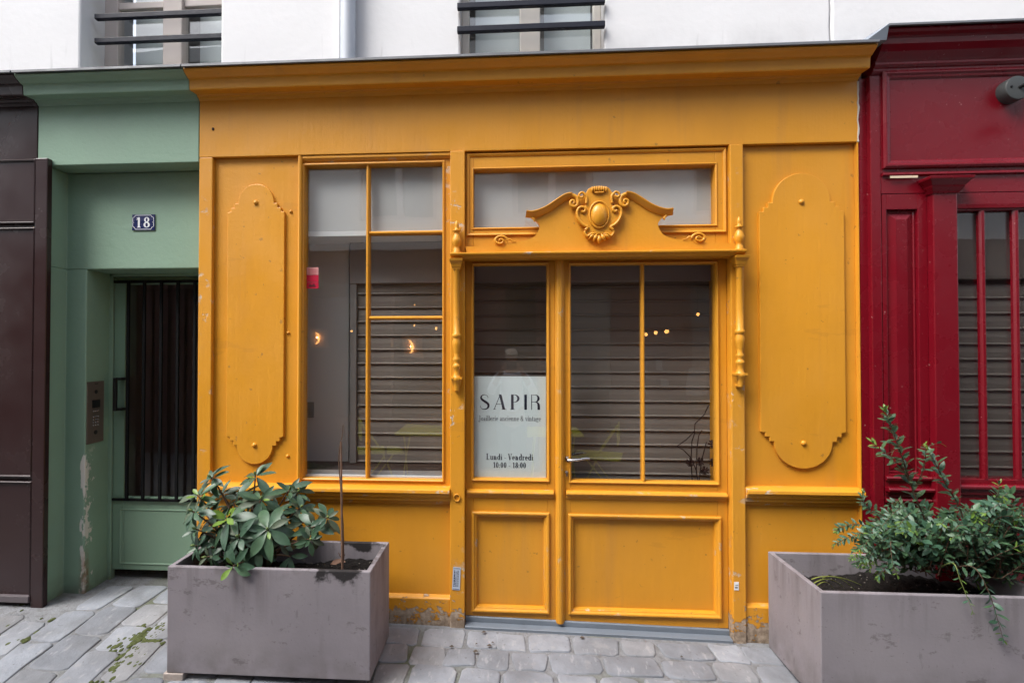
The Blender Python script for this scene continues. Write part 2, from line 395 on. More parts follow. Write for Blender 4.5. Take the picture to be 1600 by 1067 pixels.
def glyph(ch, bold=.15, h=.045):
    p=Pen(bold,h); X=.62; t=bold
    if ch=='S':
        p.stroke(*smooth2([(.50,.76),(.45,.90),(.28,.98),(.12,.90),(.09,.75),(.20,.61),(.38,.48),(.51,.34),(.50,.14),(.33,.02),(.15,.04),(.06,.15),(.04,.26)],[.02,.03,.035,.07,.12,.145,.155,.14,.11,.05,.03,.025,.02])); a=.58
    elif ch=='A':
        p.dia((.0,0),(.36,1),.035); p.dia((.52,0),(.30,1),.15); p.hr(.13,.50,.34,.03); p.rect(-.04,.12,0,.03); p.rect(.46,.74,0,.03); a=.70
    elif ch=='P':
        p.st(.06,0,1,.15); p.ring(.26,.74,.30,.26,-90,90,.14,.03); p.hr(.21,.27,.97,.03); p.hr(.21,.27,.48,.03); p.rect(.0,.27,0,.03); a=.58
    elif ch=='I': p.st(.0,0,1,.15); a=.15
    elif ch=='R':
        p.st(.0,0,1,.04); p.ring(.22,.75,.27,.25,-90,90,.13,.03); p.hr(.04,.23,.97,.03); p.hr(.04,.23,.50,.03)
        p.stroke(*smooth2([(.25,.51),(.38,.44),(.43,.30),(.44,.0)],[.03,.10,.15,.15])); a=.52
    elif ch=='J': p.st(.24,-.05,1); p.ser(.24,.96); p.ring(.18,-.05,.21,.20,190,360,.08,.06); p.dot(.04,-.06,.09); a=.50
    elif ch=='L': p.st(.07,0,1); p.ser(.07,0); p.ser(.07,.96); p.hr(.1,.58,0); p.rect(.54,.58,0,.24); a=.66
    elif ch=='V': p.dia((.26,0),(.02,1),t); p.dia((.33,0),(.62,1),h); p.hr(-.03,.24,.96); p.hr(.5,.76,.96); a=.72
    elif ch in 'oO': p.ring(.29,X/2,.27,X/2+.01); a=.60
    elif ch=='e': p.ring(.27,X/2,.25,X/2+.01,0,320); p.hr(.06,.51,X/2-.02); a=.55
    elif ch=='c': p.ring(.27,X/2,.25,X/2+.01,40,320); p.dot(.43,.46,.06); a=.53
    elif ch=='a': p.st(.30,0,.46); p.ring(.25,.44,.20,.19,0,170,.10,h); p.ring(.22,.17,.19,.18,60,330); p.hr(.42,.54,0); a=.56
    elif ch in 'nr':
        p.st(.07,0,X); p.ser(.07,0); p.hr(0,.1,X-.04)
        if ch=='n': p.ring(.33,.40,.20,.22,10,150,t*.9,h); p.st(.53-t,0,.42); p.ser(.53-t,0); a=.64
        else: p.ring(.32,.46,.13,.16,60,160,.08,h); p.dot(.38,.52,.075); a=.48
    elif ch=='u': p.st(.07,.2,X); p.hr(0,.1,X-.04); p.ring(.27,.2,.20,.21,180,330,t,h); p.st(.44,0,X); p.hr(.36,.46,X-.04); p.hr(.55,.66,0); a=.66
    elif ch=='d': p.ring(.26,X/2,.25,X/2+.01,40,320); p.st(.38,0,1); p.hr(.30,.42,.96); p.hr(.5,.6,0); a=.62
    elif ch=='l': p.st(.07,0,1); p.ser(.07,0); p.hr(0,.1,.96); a=.30
    elif ch=='i': p.st(.07,0,X); p.ser(.07,0); p.hr(0,.1,X-.04); p.dot(.145,.86); a=.30
    elif ch=='t': p.st(.09,.08,.82); p.hr(0,.34,X-.04); p.ring(.24,.1,.15,.11,180,330,.1,h); a=.37
    elif ch=='v': p.dia((.22,0),(.03,X),t); p.dia((.27,0),(.48,X),h); p.hr(-.02,.22,X-.04); p.hr(.38,.58,X-.04); a=.56
    elif ch=='g': p.ring(.25,.42,.21,.20); p.ring(.26,-.12,.25,.15,0,360,.07,h); p.ring(.2,.12,.14,.12,90,270,.06,h); p.dot(.48,.58,.06); a=.55
    elif ch=='&': p.ring(.30,.76,.20,.23,0,360,.10,h); p.ring(.30,.27,.29,.28,60,380); p.dia((.62,0),(.16,.62),t*.9); p.hr(.5,.74,.48); a=.80
    elif ch=='1': p.st(.17,0,1); p.ser(.17,0,); p.dia((.04,.74),(.17,.92),.06); p.rect(.06,.2,.9,.96); a=.48
    elif ch=='0': p.ring(.28,.5,.26,.51); a=.58
    elif ch=='8': p.ring(.28,.755,.22,.255,0,360,t*.85,h*1.3); p.ring(.28,.26,.27,.27,0,360,t,h*1.3); a=.58
    elif ch==':': p.dot(.1,.09); p.dot(.1,.52); a=.24
    elif ch=='-': p.rect(.02,.28,.27,.34); a=.34
    else: a=.30
    return p.polys, a
def text_mb(txt, x0, x1, z, hgt, y, track=.03, bold=.15, h=.045, slope=0.0):
    adv=0; items=[]
    for ch in txt:
        pl,a=glyph(ch,bold,h); items.append((adv,pl)); adv+=a+track
    adv-=track; sx=(x1-x0)/adv; mb=MB(); k=0
    for off,pl in items:
        for poly in pl:
            k+=1; yy=y-.00002*(k%40)
            mb.add([(x0+(off+px_)*sx, yy, z+pz_*hgt) for px_,pz_ in poly],[tuple(range(len(poly)))])
    return mb

# ================================================================== GROUND
XL, XR, ZF, ZT = -1.825, 1.902, 2.733, 3.19
gm = MB()
xs = [-40,-12,-4,-3,-2,-1,0,1,2,3,4,12,40]; ys = [-40,-12,-4.4,-3,-1.8,-1,-.5,0,.6,3]
gm.add([(x,y,GZ(x,y)-.004) for y in ys for x in xs], [(j*len(xs)+i, j*len(xs)+i+1, (j+1)*len(xs)+i+1, (j+1)*len(xs)+i) for j in range(len(ys)-1) for i in range(len(xs)-1)], True)
ground = gm.build('ground', ground_m, None, 0); ground['kind'] = 'structure'

def paver(poly):
    cx = sum(p[0] for p in poly)/len(poly); cy = sum(p[1] for p in poly)/len(poly)
    # round the corners
    pts = []
    n = len(poly)
    for i,p in enumerate(poly):
        a, b = poly[i-1], poly[(i+1)%n]
        for q,t in ((a,random.uniform(.10,.22)),(b,random.uniform(.08,.2))):
            d = math.hypot(q[0]-p[0], q[1]-p[1]); t = min(t, .035/d*random.uniform(.6,1.3))
            pts.append((p[0]+(q[0]-p[0])*t, p[1]+(q[1]-p[1])*t))
    mb = MB(); hh = random.uniform(.001,.006)
    tx, ty = random.uniform(-.02,.02), random.uniform(-.02,.02)
    loops = []
    for sc_, z in ((1.0,-.03),(1.0,hh*.1),(.965,hh*.75),(.90,hh)):
        L = []
        for x,y in pts:
            dx, dy = (x-cx), (y-cy); e = .0
            L.append((dx*sc_, dy*sc_, GZ(x,y)-GZ(cx,cy)+z+(tx*dx+ty*dy if z>0 else 0)))
        loops.append(L)
    mb.loft(loops, True, False, True)
    base = len(mb.v); m = len(pts)
    mb.v.append((0,0,hh*1.05)); top0 = base - m
    for i in range(m): mb.f.append((top0+i, top0+(i+1)%m, base)); mb.s.append(True)
    me = mb.mesh('paving_stone'); me.materials.append(stone)
    o = bpy.data.objects.new('paving_stone', me); COL.objects.link(o); o.parent = ground; o.location = (cx,cy,GZ(cx,cy))
j = lambda s: random.uniform(-s,s)
y = -.035; row = 0                                # courses parallel to the shop, in front of the doors
while y > -1.05:
    dpt = random.uniform(.13,.17); x = -.74 + random.uniform(0,.15)
    while x < 2.75:
        wd = random.uniform(.15,.29); g = random.uniform(.004,.011)
        if not (1.32 < x and x+wd < 2.3 and y-dpt > -.45):
            paver([(x+g+j(.018),y-g+j(.010)),(x+wd*random.uniform(.35,.65),y-g+j(.012)),(x+wd-g+j(.018),y-g+j(.012)),(x+wd-g+j(.018),y-dpt+g+j(.012)),(x+wd*random.uniform(.35,.65),y-dpt+g+j(.010)),(x+g+j(.018),y-dpt+g+j(.012))])
        x += wd
    y -= dpt
x = -3.55                                         # lengthwise courses running into the green entrance
while x < -.80:
    wd = random.uniform(.165,.23); y = (.36 if -2.66 < x and x+wd < -1.8 else .13 if x > -2.74 and x < -1.8 else -.06) - random.uniform(0,.12)
    if x > -1.86: y = -.05
    while y > -1.1:
        ln = random.uniform(.20,.36); g = random.uniform(.004,.013)
        if not (-1.60 < x and x+wd < -.70 and y-ln > -.46):
            paver([(x+g+j(.010),y-g+j(.016)),(x+wd-g+j(.010),y-g+j(.016)),(x+wd-g+j(.010),y-ln*random.uniform(.4,.6)),(x+wd-g+j(.012),y-ln+g+j(.016)),(x+g+j(.012),y-ln+g+j(.016)),(x+g+j(.010),y-ln*random.uniform(.4,.6))])
        y -= ln
    x += wd

# ================================================================== UPPER WHITE BUILDING
WB = thing('white_building', 'white rendered house wall with two barred windows above the coloured shopfronts', 'building', (0,.05,ZT))
Yw = .05
w1x0, w1x1 = PXx(125,Yw,60), PXx(345,Yw,40); w2x0, w2x1 = PXx(719,Yw,40), PXx(944,Yw,40)
crx = PXx(1297,Yw,40)
def wobble(x, z0, z1, n, a): return [(x+j(a), z0+(z1-z0)*i/n) for i in range(n+1)]
m = MB(); zt = 5.6; zs = ZT+.005
m.box(-9,w1x0,Yw,.5,zs-.2,zt); m.box(w1x1,w2x0,Yw,.5,zs-.2,zt)
m.box(w1x0,w1x1,Yw+.001,.5,4.75,zt-.01); m.box(w2x0,w2x1,Yw+.001,.5,4.75,zt-.01)
edge = wobble(crx, zs-.2, zt, 26, .004)
m.prism([(w2x1,zs-.2)]+edge+[(w2x1,zt)], Yw, .5)
m.prism([(x+.0045,z) for x,z in edge]+[(9,zt),(9,zs-.2)], Yw-.004, .5)
m.box(crx-.02,crx+.03,Yw+.03,.49,zs-.2,zt-.01)
m.box(w1x0-.0,w1x1,Yw+.17,.5,zs-.2,zs+.0); m.box(w2x0,w2x1,Yw+.08,.5,zs-.2,zs+.0)
m.build('wall', white, WB, .012)
def upper_window(x0, x1, yf, mt, sx0, cx0, cx1, rails, pinset=.05):
    fr = MB(); z0, z1 = zs+.001, 4.75
    fr.box(x0,sx0,yf,yf+.06,z0,z1); fr.box(x1-(sx0-x0),x1,yf,yf+.06,z0,z1)
    fr.box(cx0,cx1,yf-.012,yf+.06,z0,z1)
    for z in rails: fr.box(sx0,cx0,yf+.005,yf+.05,z,z+.045); fr.box(cx1,x1-(sx0-x0),yf+.005,yf+.05,z,z+.045)
    fr.box(sx0,x1-(sx0-x0),yf+.004,yf+.055,z1-.07,z1)
    o = fr.build('window', mt, WB, .006)
    g = MB(); zz = [z0]+[r for r in rails]+[z1-.07]
    for a,b in ((sx0,cx0),(cx1,x1-(sx0-x0))):
        p_ = MB().box(a-.005,b+.005,yf+.03,yf+.034,z0+.01,z1-.06).build('pane', glass, o, 0)
        MB().box(a+.10*(b-a),b,yf+.12,yf+.125,z0,z1).build('curtain', curtain, o, 0)
    MB().box(x0,x1,yf+.29,yf+.30,z0-.1,z1).build('room_backing', igrey, o, 0)
    return o
curtain = plain('grey_white_curtain', (.66,.72,.73), .9)
zr = PZ(250,12,Yw+.19)
upper_window(PXx(163,Yw+.19,60), w1x1+.12, Yw+.19, taupe, PXx(184,Yw+.19,60), PXx(256,Yw+.19,60), PXx(286,Yw+.19,60), [zr])
upper_window(w2x0+.001, w2x1-.001, Yw+.09, cream, PXx(733,Yw+.09,40), PXx(812,Yw+.09,40), PXx(844,Yw+.09,40), [zr+.12])
def rail(x0,x1,y,z,t): return MB().box(x0,x1,y,y+.03,z,z+t)
RL = thing('window_railing', 'dark railing of flat bars across the left upper window', 'railing', (PXx(250,.12),.12,ZT), 'railings over the upper windows')
for py in (22,60,-20,-62): rail(PXx(147,.11,py), w1x1-.002, .11, PZ(250,py,.11)-.014, .033).build('rail', navyiron, RL, .004)
R2 = thing('window_railing', 'dark railing of flat bars across the upper window above the doors', 'railing', (PXx(830,.02),.02,ZT), 'railings over the upper windows')
for py in (4,41,-36,-75): rail(PXx(714,.01,py), PXx(946,.01,py), .012, PZ(830,py,.01)-.016, .034).build('rail', navyiron, R2, .004)
dp = thing('drainpipe', 'white painted round drainpipe coming down the white wall', 'drainpipe', (PXx(543,0,40),0,ZT))
dx = PXx(544,-.0,40); MB().lathe(dx,-.005,[(.043,ZT-.0),(.043,5.5)],20).build('pipe', plain('drainpipe_paint',(.42,.45,.50),.5,var=.12), dp, 0)
MB().box(dx-.062,dx-.05,-.0,.045,ZT,5.5).build('pipe_edge', white, dp, .002)
MB().lathe(dx,-.005,[(.05,ZT+.001),(.056,ZT+.012),(.05,ZT+.03),(.044,ZT+.04)],20).build('collar', plain('rusty_collar',(.25,.17,.13),.8,var=.3), dp, 0)
for px,py,wd in ((125,97,.10),(362,93,.09),(690,80,.16),(966,71,.11)):
    x,_ = P(px,py,.0); fl = MB().add([(x-wd/2,-.02,ZT+.004),(x+wd/2,-.03,ZT+.004),(x+wd/2,.055,ZT+.035+j(.01)),(x-wd/2,.055,ZT+.03+j(.01)),(x-wd/2,-.02,ZT-.004),(x+wd/2,-.03,ZT-.004),(x+wd/2,.055,ZT+.022),(x-wd/2,.055,ZT+.018)],[(0,1,2,3),(7,6,5,4),(0,4,5,1),(1,5,6,2),(2,6,7,3),(3,7,4,0)]); fl.build('flashing', zinc, WB, 0)

# ================================================================== CORNICES
def corn(x0,x1,name,mt,par,dy=0.0,dz=0.0,k=1.0):
    pr = [(.10,3.185),(-.155,3.183),(-.158,3.172),(-.146,3.160),(-.128,3.150),(-.118,3.143),(-.103,3.140),(-.101,3.134),(-.098,3.090),(-.095,3.084),(-.030,3.090),(-.024,3.082),(-.012,3.078),(-.004,3.066),(.02,3.062),(.10,3.062)]
    pr = [(y*k+dy, 3.19-(3.19-z)*k+dz) for y,z in pr]
    o = MB().hmould(x0,x1,pr).build(name, mt, par, .002)
    MB().hmould(x0+.001,x1-.001,[(.06,3.198+dz),(-.172*k+dy,3.193+dz),(-.176*k+dy,3.176+dz),(-.163*k+dy,3.176+dz),(-.163*k+dy,3.1865+dz),(.06,3.187+dz)]).build('zinc_flashing', zinc, o, .002)
    return o

# ================================================================== YELLOW SHOPFRONT
YS = thing('shopfront', 'mustard yellow wooden shopfront with glazed double doors and carved pediment', 'shopfront', ((XL+XR)/2,0,GZ(0)))
corn(XL,XR,'cornice',yel,YS)
MB().box(XL,XR,0,.30,ZF,3.068).build('fascia', yel, YS, .003)
nail = MB().ball((PXx(333,0,202),0,PZ(333,202)),(.008,.006,.01),8,6); nail.build('nail_hole', plain('dark_hole',(.03,.012,.01),.8), YS, 0)
xp1 = PXx(330); xw0 = PXx(470); xd0, xd1 = PXx(703.5), PXx(726.5); xd2, xd3 = PXx(1141), PXx(1162)
MB().box(XL,xp1,.0,.30,GZ(XL)-.05,ZF-.001).build('pilaster', yelw, YS, .004)
MB().box(xd0,xd1,-.012,.30,GZ(xd0)-.03,ZF-.001).build('pilaster', yelf, YS, .005)
MB().box(xd2,xd3,-.012,.30,GZ(xd2)-.03,ZF-.001).build('pilaster', yelf, YS, .005)
MB().box(XR-.006,XR,.0,.30,GZ(XR)-.05,ZF-.001).build('edge_strip', yel, YS, .001)
zsill = PZ(600,768,-.04)
def field(x0,x1): MB().box(x0,x1,.028,.10,zsill-.05,ZF-.0015).build('panel', yel, YS, .002)
field(xp1,xw0); field(xd3,XR-.006)
# half-round bead between the left panel and the window
bx = PXx(478,.062)-.018; MB().vmould(zsill+.0,ZF-.002,[(bx-.013,.03),(bx-.013,.012),(bx-.009,.003),(bx,-.002),(bx+.009,.003),(bx+.013,.012),(bx+.013,.04),(bx-.013,.04)]).build('bead', yel, YS, .002)
# raised plaques with stepped, rounded ends
def arc(cx,cz,r,a0,a1,n=18,rz=None):
    rz = rz or r
    return [(cx+r*math.cos(R(a0+(a1-a0)*i/n)), cz+rz*math.sin(R(a0+(a1-a0)*i/n))) for i in range(n+1)]
def plaque(x0,x1,zb,zbs,zts,zt_,ra,studs):
    cx = (x0+x1)/2; hw = (x1-x0)/2; st = (hw-ra)/3; yP = .028
    sv = .026
    Rt = [(x1,zts-2*sv),(x1-st,zts-2*sv+.004),(x1-st,zts-sv),(x1-2*st,zts-sv),(x1-2*st,zts),(cx+ra,zts)]
    top = arc(cx,zts,ra,0,180,24,zt_-zts)
    Lt = [(2*cx-x,z) for x,z in Rt[::-1]]
    Lb = [(x0,zbs+2*sv),(x0+st,zbs+2*sv-.004),(x0+st,zbs+sv),(x0+2*st,zbs+sv),(x0+2*st,zbs),(cx-ra,zbs)]
    bot = arc(cx,zbs,ra,180,360,24,zbs-zb)
    Rb = [(2*cx-x,z) for x,z in Lb[::-1]]
    poly = Rt+top[1:-1]+Lt+Lb+bot[1:-1]+Rb
    m = MB().prism(poly, yP-.017, yP+.01)
    o = m.build('plaque', yel, YS, .003)
    for z in studs: MB().ball((cx,yP-.017,z),(.015,.012,.015)).build('stud', yel, o, 0)
yq = .015
plaque(PXx(355,yq,500),PXx(444,yq,500),PZ(400,725,yq),PZ(400,696,yq),PZ(400,318,yq),PZ(400,288,yq),(PXx(431,yq)-PXx(375,yq))/2,(PZ(400,317,yq),PZ(396,695,yq)))
plaque(PXx(1187,yq,500),PXx(1320,yq,500),PZ(1253,732,yq),PZ(1253,690,yq),PZ(1253,316,yq),PZ(1253,271,yq),(PXx(1300,yq)-PXx(1209,yq))/2,(PZ(1253,316,yq),PZ(1255,692,yq)))
for px,py in ((455,331),(451,520),(450,712)):
    x,z = P(px,py,.03); MB().ball((x,.03,z),(.011,.012,.011),8,6).build('stud', yel, YS, 0)
# sills and base
def sill(x0,x1,z,par,mt=yelw,d=.075):
    MB().hmould(x0,x1,[(.10,z+.012),(.0,z+.012),(-.03,z+.004),(-.040,z),(-.042,z-.016),(-.034,z-.022),(-.030,z-.026),(-.026,z-.040),(-.012,z-.050),(-.010,z-.066),(.006,z-.070),(.010,z-.088),(.016,z-.092),(.10,z-.092)]).build('sill', mt, par, .0015)
sill(xp1,xd0,PZ(600,765,-.04),YS); sill(xd3,XR-.006,PZ(1250,768,-.04),YS)
def basepart(x0,x1,pyt,pxm):
    zt_ = PZ(pxm,pyt,.0); g0 = GZ((x0+x1)/2)
    MB().box(x0,x1,.024,.12,zt_-.02,PZ(pxm,785,.0)).build('base_panel', yel, YS, .002)
    MB().hmould(x0,x1,[(.10,zt_+.006),(.022,zt_+.006),(.004,zt_-.004),(-.002,zt_-.010),(-.002,g0-.05),(.10,g0-.05)]).build('plinth', yelf, YS, .003)
basepart(xp1,xd0,932,660); basepart(xd3,XR-.006,946,1180)

# shop window ---------------------------------------------------------
zw0 = zsill+.012; yg = .062
gx0,gx1 = PXx(478,yg),PXx(693,yg); gzt,gzb = PZ(585,260.5,yg),PZ(585,746,yg)
fw = MB(); xo0 = bx+.0131; xo1 = xd0
fw.box(xo0,gx0,.026,.09,zw0+.0,ZF-.002); fw.box(gx1,xo1,.026,.09,zw0,ZF-.002)
fw.box(gx0,gx1,.026,.09,gzt,ZF-.002); fw.box(gx0,gx1,.026,.09,zw0,gzb)
fw.hmould(xo0,xo1,[(.03,ZF-.003),(.006,ZF-.003),(.006,ZF-.018),(.018,ZF-.030),(.03,ZF-.034)])
WN = fw.build('shop_window', yelw, YS, .003)
MB().frame(gx0-.012,gx1+.012,gzb-.012,gzt+.012,[(0,.027),(0,.020),(.008,.016),(.014,.022),(.014,.06),(0,.06)]).build('glazing_bead', yel, WN, .001)
mx_ = PXx(576,yg); zm1,zm2 = PZ(635,365,yg),PZ(635,497,yg); mw = .0105
mun = MB()
mpv = [(-mw,.070),(-mw,.040),(-.004,.028),(.004,.028),(mw,.040),(mw,.070)]
mun.vmould(gzb,gzt,[(mx_+a,b) for a,b in mpv]); mun.build('muntin', yel, WN, .001)
for zm in (zm1,zm2): MB().hmould(mx_+mw,gx1,[(b+.0005,zm+a) for a,b in mpv]).build('muntin', yel, WN, .001)
for a,b,c,d in ((gx0,mx_,gzb,gzt),(mx_,gx1,gzb,zm2),(mx_,gx1,zm2,zm1),(mx_,gx1,zm1,gzt)):
    MB().box(a+.001,b-.001,yg-.002,yg+.002,c+.001,d-.001).build('pane', glass, WN, 0)

MB().box(gx0+.002,gx1-.002,yg+.0025,yg+.03,gzb-.01,gzb+.010).build('sill_strip', whitep, WN, .001)
# door set --------------------------------------------------------------
zsh = PZ(935,392,-.09)                       # top of the shelf over the doors
ztr0,ztr1 = PZ(930,356.5,yg),PZ(930,265,yg)
tx0,tx1 = PXx(740.5,yg,310),PXx(1113.5,yg,310)
tf = MB(); tf.box(xd1,tx0,.022,.09,zsh-.01,ZF-.002); tf.box(tx1,xd2,.022,.09,zsh-.01,ZF-.002)
tf.box(tx0,tx1,.022,.09,ztr1,ZF-.002); tf.box(tx0,tx1,.022,.09,zsh-.01,ztr0)
TW = tf.build('transom_window', yel, YS, .003)
MB().frame(xd1+.010,xd2-.010,ztr0-.045,ZF-.012,[(0,.024),(0,.012),(.004,.010),(.014,.016),(.016,.024)]).build('moulding', yel, TW, .001)
MB().frame(tx0-.010,tx1+.010,ztr0-.010,ztr1+.010,[(0,.024),(0,.018),(.006,.015),(.012,.020),(.012,.06),(0,.06)]).build('glazing_bead', yel, TW, .001)
MB().box(tx0,tx1,yg-.002,yg+.002,ztr0,ztr1).build('pane', glass, TW, 0)

zd1 = PZ(930,401,.03); yL = .042
zth = lambda x: GZ(x)+.045
def leaf(xa,xb,gpx,panel,mid,mu=None,name_='door'):
    """one door leaf: stiles and rails with a glazed upper part and a moulded lower panel"""
    g0,g1 = PXx(gpx[0],yg+.01),PXx(gpx[1],yg+.01); zt_,zb_ = gpx[2],gpx[3]
    p0,p1 = PXx(panel[0],yL),PXx(panel[1],yL); pt,pb = panel[2],panel[3]
    m = MB(); zb = zth(xa)-.02
    m.box(xa,min(g0,p0+.03),yL,.10,zb,zd1); m.box(max(g1,p1-.03),xb,yL,.10,zb,zd1)
    L,Rr = min(g0,p0+.03),max(g1,p1-.03)
    m.box(L,Rr,yL,.10,zt_,zd1); m.box(L,Rr,yL,.10,pt-.03,zb_); m.box(L,Rr,yL,.10,zb,pb+.03)
    if g0 > L+.001: m.box(L,g0,yL,.10,zb_,zt_)
    if g1 < Rr-.001: m.box(g1,Rr,yL,.10,zb_,zt_)
    m.box(L,Rr,yL+.018,.095,pb+.03,pt-.03)
    o = m.build(name_, yel, YS, .003)
    MB().frame(g0-.012,g1+.012,zb_-.012,zt_+.012,[(0,yL+.002),(0,yL-.008),(.005,yL-.011),(.010,yL-.008),(.015,yL+.004),(.015,yg+.012),(0,yg+.012)]).build('glazing_bead', yel, o, .001)
    MB().frame(p0,p1,pb,pt,[(0,yL+.002),(0,yL-.012),(.006,yL-.017),(.014,yL-.016),(.020,yL-.006),(.026,yL-.004),(.030,yL+.004),(.034,yL+.02),(0,yL+.02)]).build('panel_moulding', yelw, o, .0012)
    zz = mid; m2 = MB().hmould(xa+.006,xb-.010,[(yL+.01,zz+.010),(yL-.010,zz+.010),(yL-.026,zz+.003),(yL-.030,zz-.006),(yL-.026,zz-.014),(yL-.012,zz-.018),(yL-.010,zz-.034),(yL+.002,zz-.040),(yL+.01,zz-.04)]); m2.build('drip_rail', yelw, o, .0015)
    if mu:
        mz = PXx(mu,yg); MB().vmould(zb_,zt_,[(mz+a*.9,b+.008) for a,b in mpv]).build('muntin', yel, o, .001)
        spans = ((g0,mz),(mz,g1))
    else: spans = ((g0,g1),)
    for a,b in spans: MB().box(a+.001,b-.001,yg+.008,yg+.012,zb_+.001,zt_-.001).build('pane', glass, o, 0)
    return o
lx0,lx1,rx0,rx1 = xd1+.001,PXx(867,yL),PXx(882,yL),xd2-.001
LD = leaf(lx0,lx1,(740,854.5,PZ(797,414.5,yg),PZ(797,747,yg)),(737,858,PZ(797,799,yL),PZ(797,956,yL)),PZ(797,769,yL-.03))
RD = leaf(rx0,rx1,(890.5,1116,PZ(1003,413.5,yg),PZ(1003,751,yg)),(887,1124.5,PZ(1003,804,yL),PZ(1003,962,yL)),PZ(1003,772,yL-.03),1003.5)
ax = PXx(874.5,.02); MB().vmould(zth(ax)-.012,zd1,[(lx1,.09),(lx1,.036),(ax-.022,.030),(ax-.016,.018),(ax-.006,.012),(ax+.006,.012),(ax+.016,.018),(ax+.022,.030),(rx0,.036),(rx0,.09)]).build('astragal', yelw, YS, .001)
# handles
hx,hz = P(887,717,yL-.01)
hd = MB(); hd.lathe(0,0,[(.014,0),(.014,.006),(.008,.008),(.008,.04)],14)
hd.v = [(hx+a, yL-c, hz+b) for a,b,c in hd.v]
hd.tube([(hx,yL-.04,hz),(hx+.01,yL-.045,hz),(hx+.05,yL-.045,hz+.003),(hx+.10,yL-.043,hz+.012),(hx+.118,yL-.040,hz+.010)],lambda t:.0085-.003*t,10)
hd.build('handle', chrome, RD, 0)
kx,kz = P(883.5,737,yL); MB().box(kx-.022,kx+.018,yL-.004,yL+.001,kz-.036,kz+.036).build('lock_plate', yel, RD, .002)
k_ = MB().lathe(0,0,[(.009,0),(.009,.012),(.006,.014)],12); k_.v=[(kx+.006+a,yL-c-.003,kz+b) for a,b,c in k_.v]; k_.box(kx+.003,kx+.010,yL-.013,yL-.003,kz-.022,kz-.004); k_.build('lock_cylinder', bronze, RD, 0)
ih = MB().tube([(hx+.018,.088,hz+.006),(hx+.018,.13,hz+.006),(hx+.03,.135,hz+.008),(hx+.10,.135,hz+.016)],.008,8); ih.box(hx+.013,hx+.024,.10,.106,hz-.12,hz+.02); ih.build('inner_handle', blackp, RD, .0)
# shelf, lintel and capitals
zL0 = PZ(935,404,.02)
MB().hmould(xd1-.001,xd2+.001,[(.10,zsh-.012),(.016,zsh-.012),(.016,zd1+.001),(.10,zd1+.001)]).build('lintel', yel, YS, .002)
SX0,SX1 = PXx(703,-.10,390),PXx(1168,-.10,386)
MB().hmould(SX0,SX1,[(.02,zsh+.004),(-.088,zsh),(-.094,zsh-.003),(-.092,zsh-.012),(-.078,zsh-.018),(-.06,zsh-.030),(.02,zsh-.030)]).build('shelf', yelw, YS, .0015)
def capital(cx):
    m = MB(); zt_ = zsh-.0305
    def lp(h,z,yf): return [(cx-h,yf,z),(cx+h,yf,z),(cx+h,0,z),(cx-h,0,z)]
    m.loft([lp(.038,zt_,-.088),lp(.037,zt_-.012,-.084),lp(.030,zt_-.028,-.072),lp(.026,zt_-.046,-.066),lp(.022,zt_-.048,-.062),lp(.022,zt_-.056,-.062)])
    m.build('capital', yel, YS, .0015)
def colonnette(cx, pz):
    cy = -.040; z = lambda p: pz(p)
    prof = [(.011,z(610)),(.013,z(603)),(.016,z(596)),(.021,z(594)),(.021,z(590)),(.017,z(588)),(.013,z(584)),(.013,z(577)),(.017,z(574)),(.019,z(571)),(.014,z(569)),(.011,z(566)),(.016,z(563)),(.016,z(560)),(.011,z(557)),(.013,z(551)),(.018,z(541)),(.020,z(534)),(.015,z(529)),(.015,z(528)),(.021,z(526)),(.020,z(522)),(.015,z(520)),(.0155,z(490)),(.014,z(423)),(.017,z(421)),(.016,z(417)),(.014,z(415)),(.018,z(412)),(.021,z(408)),(.020,z(404))]
    m = MB().lathe(cx,cy,[(r*1.28,h) for r,h in prof],22)
    for a,b,c in ((.032,z(592),z(589)),):
        m.box(cx-a,cx+a,-.064,-.010,b,c)
    m.loft([[(cx-h,y0,zz),(cx+h,y0,zz),(cx+h,-.010,zz),(cx-h,-.010,zz)] for h,y0,zz in ((.028,-.062,z(592)),(.021,-.050,z(600)),(.013,-.036,z(606)),(.016,-.036,z(609)),(.011,-.026,z(612)))])
    o = m.build('colonnette', yel, YS, .0)
    f0 = zsh+.004; s_ = (z(345)-f0)/.155
    pf = [(.022,0),(.022,.006),(.017,.012),(.018,.020),(.013,.026),(.017,.034),(.025,.052),(.024,.066),(.016,.084),(.011,.096),(.013,.101),(.021,.106),(.018,.111),(.009,.116),(.011,.126),(.011,.138),(.006,.150),(.002,.155)]
    MB().lathe(cx,cy,[(r*1.12,f0+h*s_) for r,h in pf],20).build('finial', yel, YS, 0)
cl = PXx(713.5,-.04,470); cr = PXx(1155.5,-.04,470)
capital(cl); capital(cr)
colonnette(cl, lambda p: PZ(713,p,-.04)); colonnette(cr, lambda p: PZ(1155,p-6,-.04))
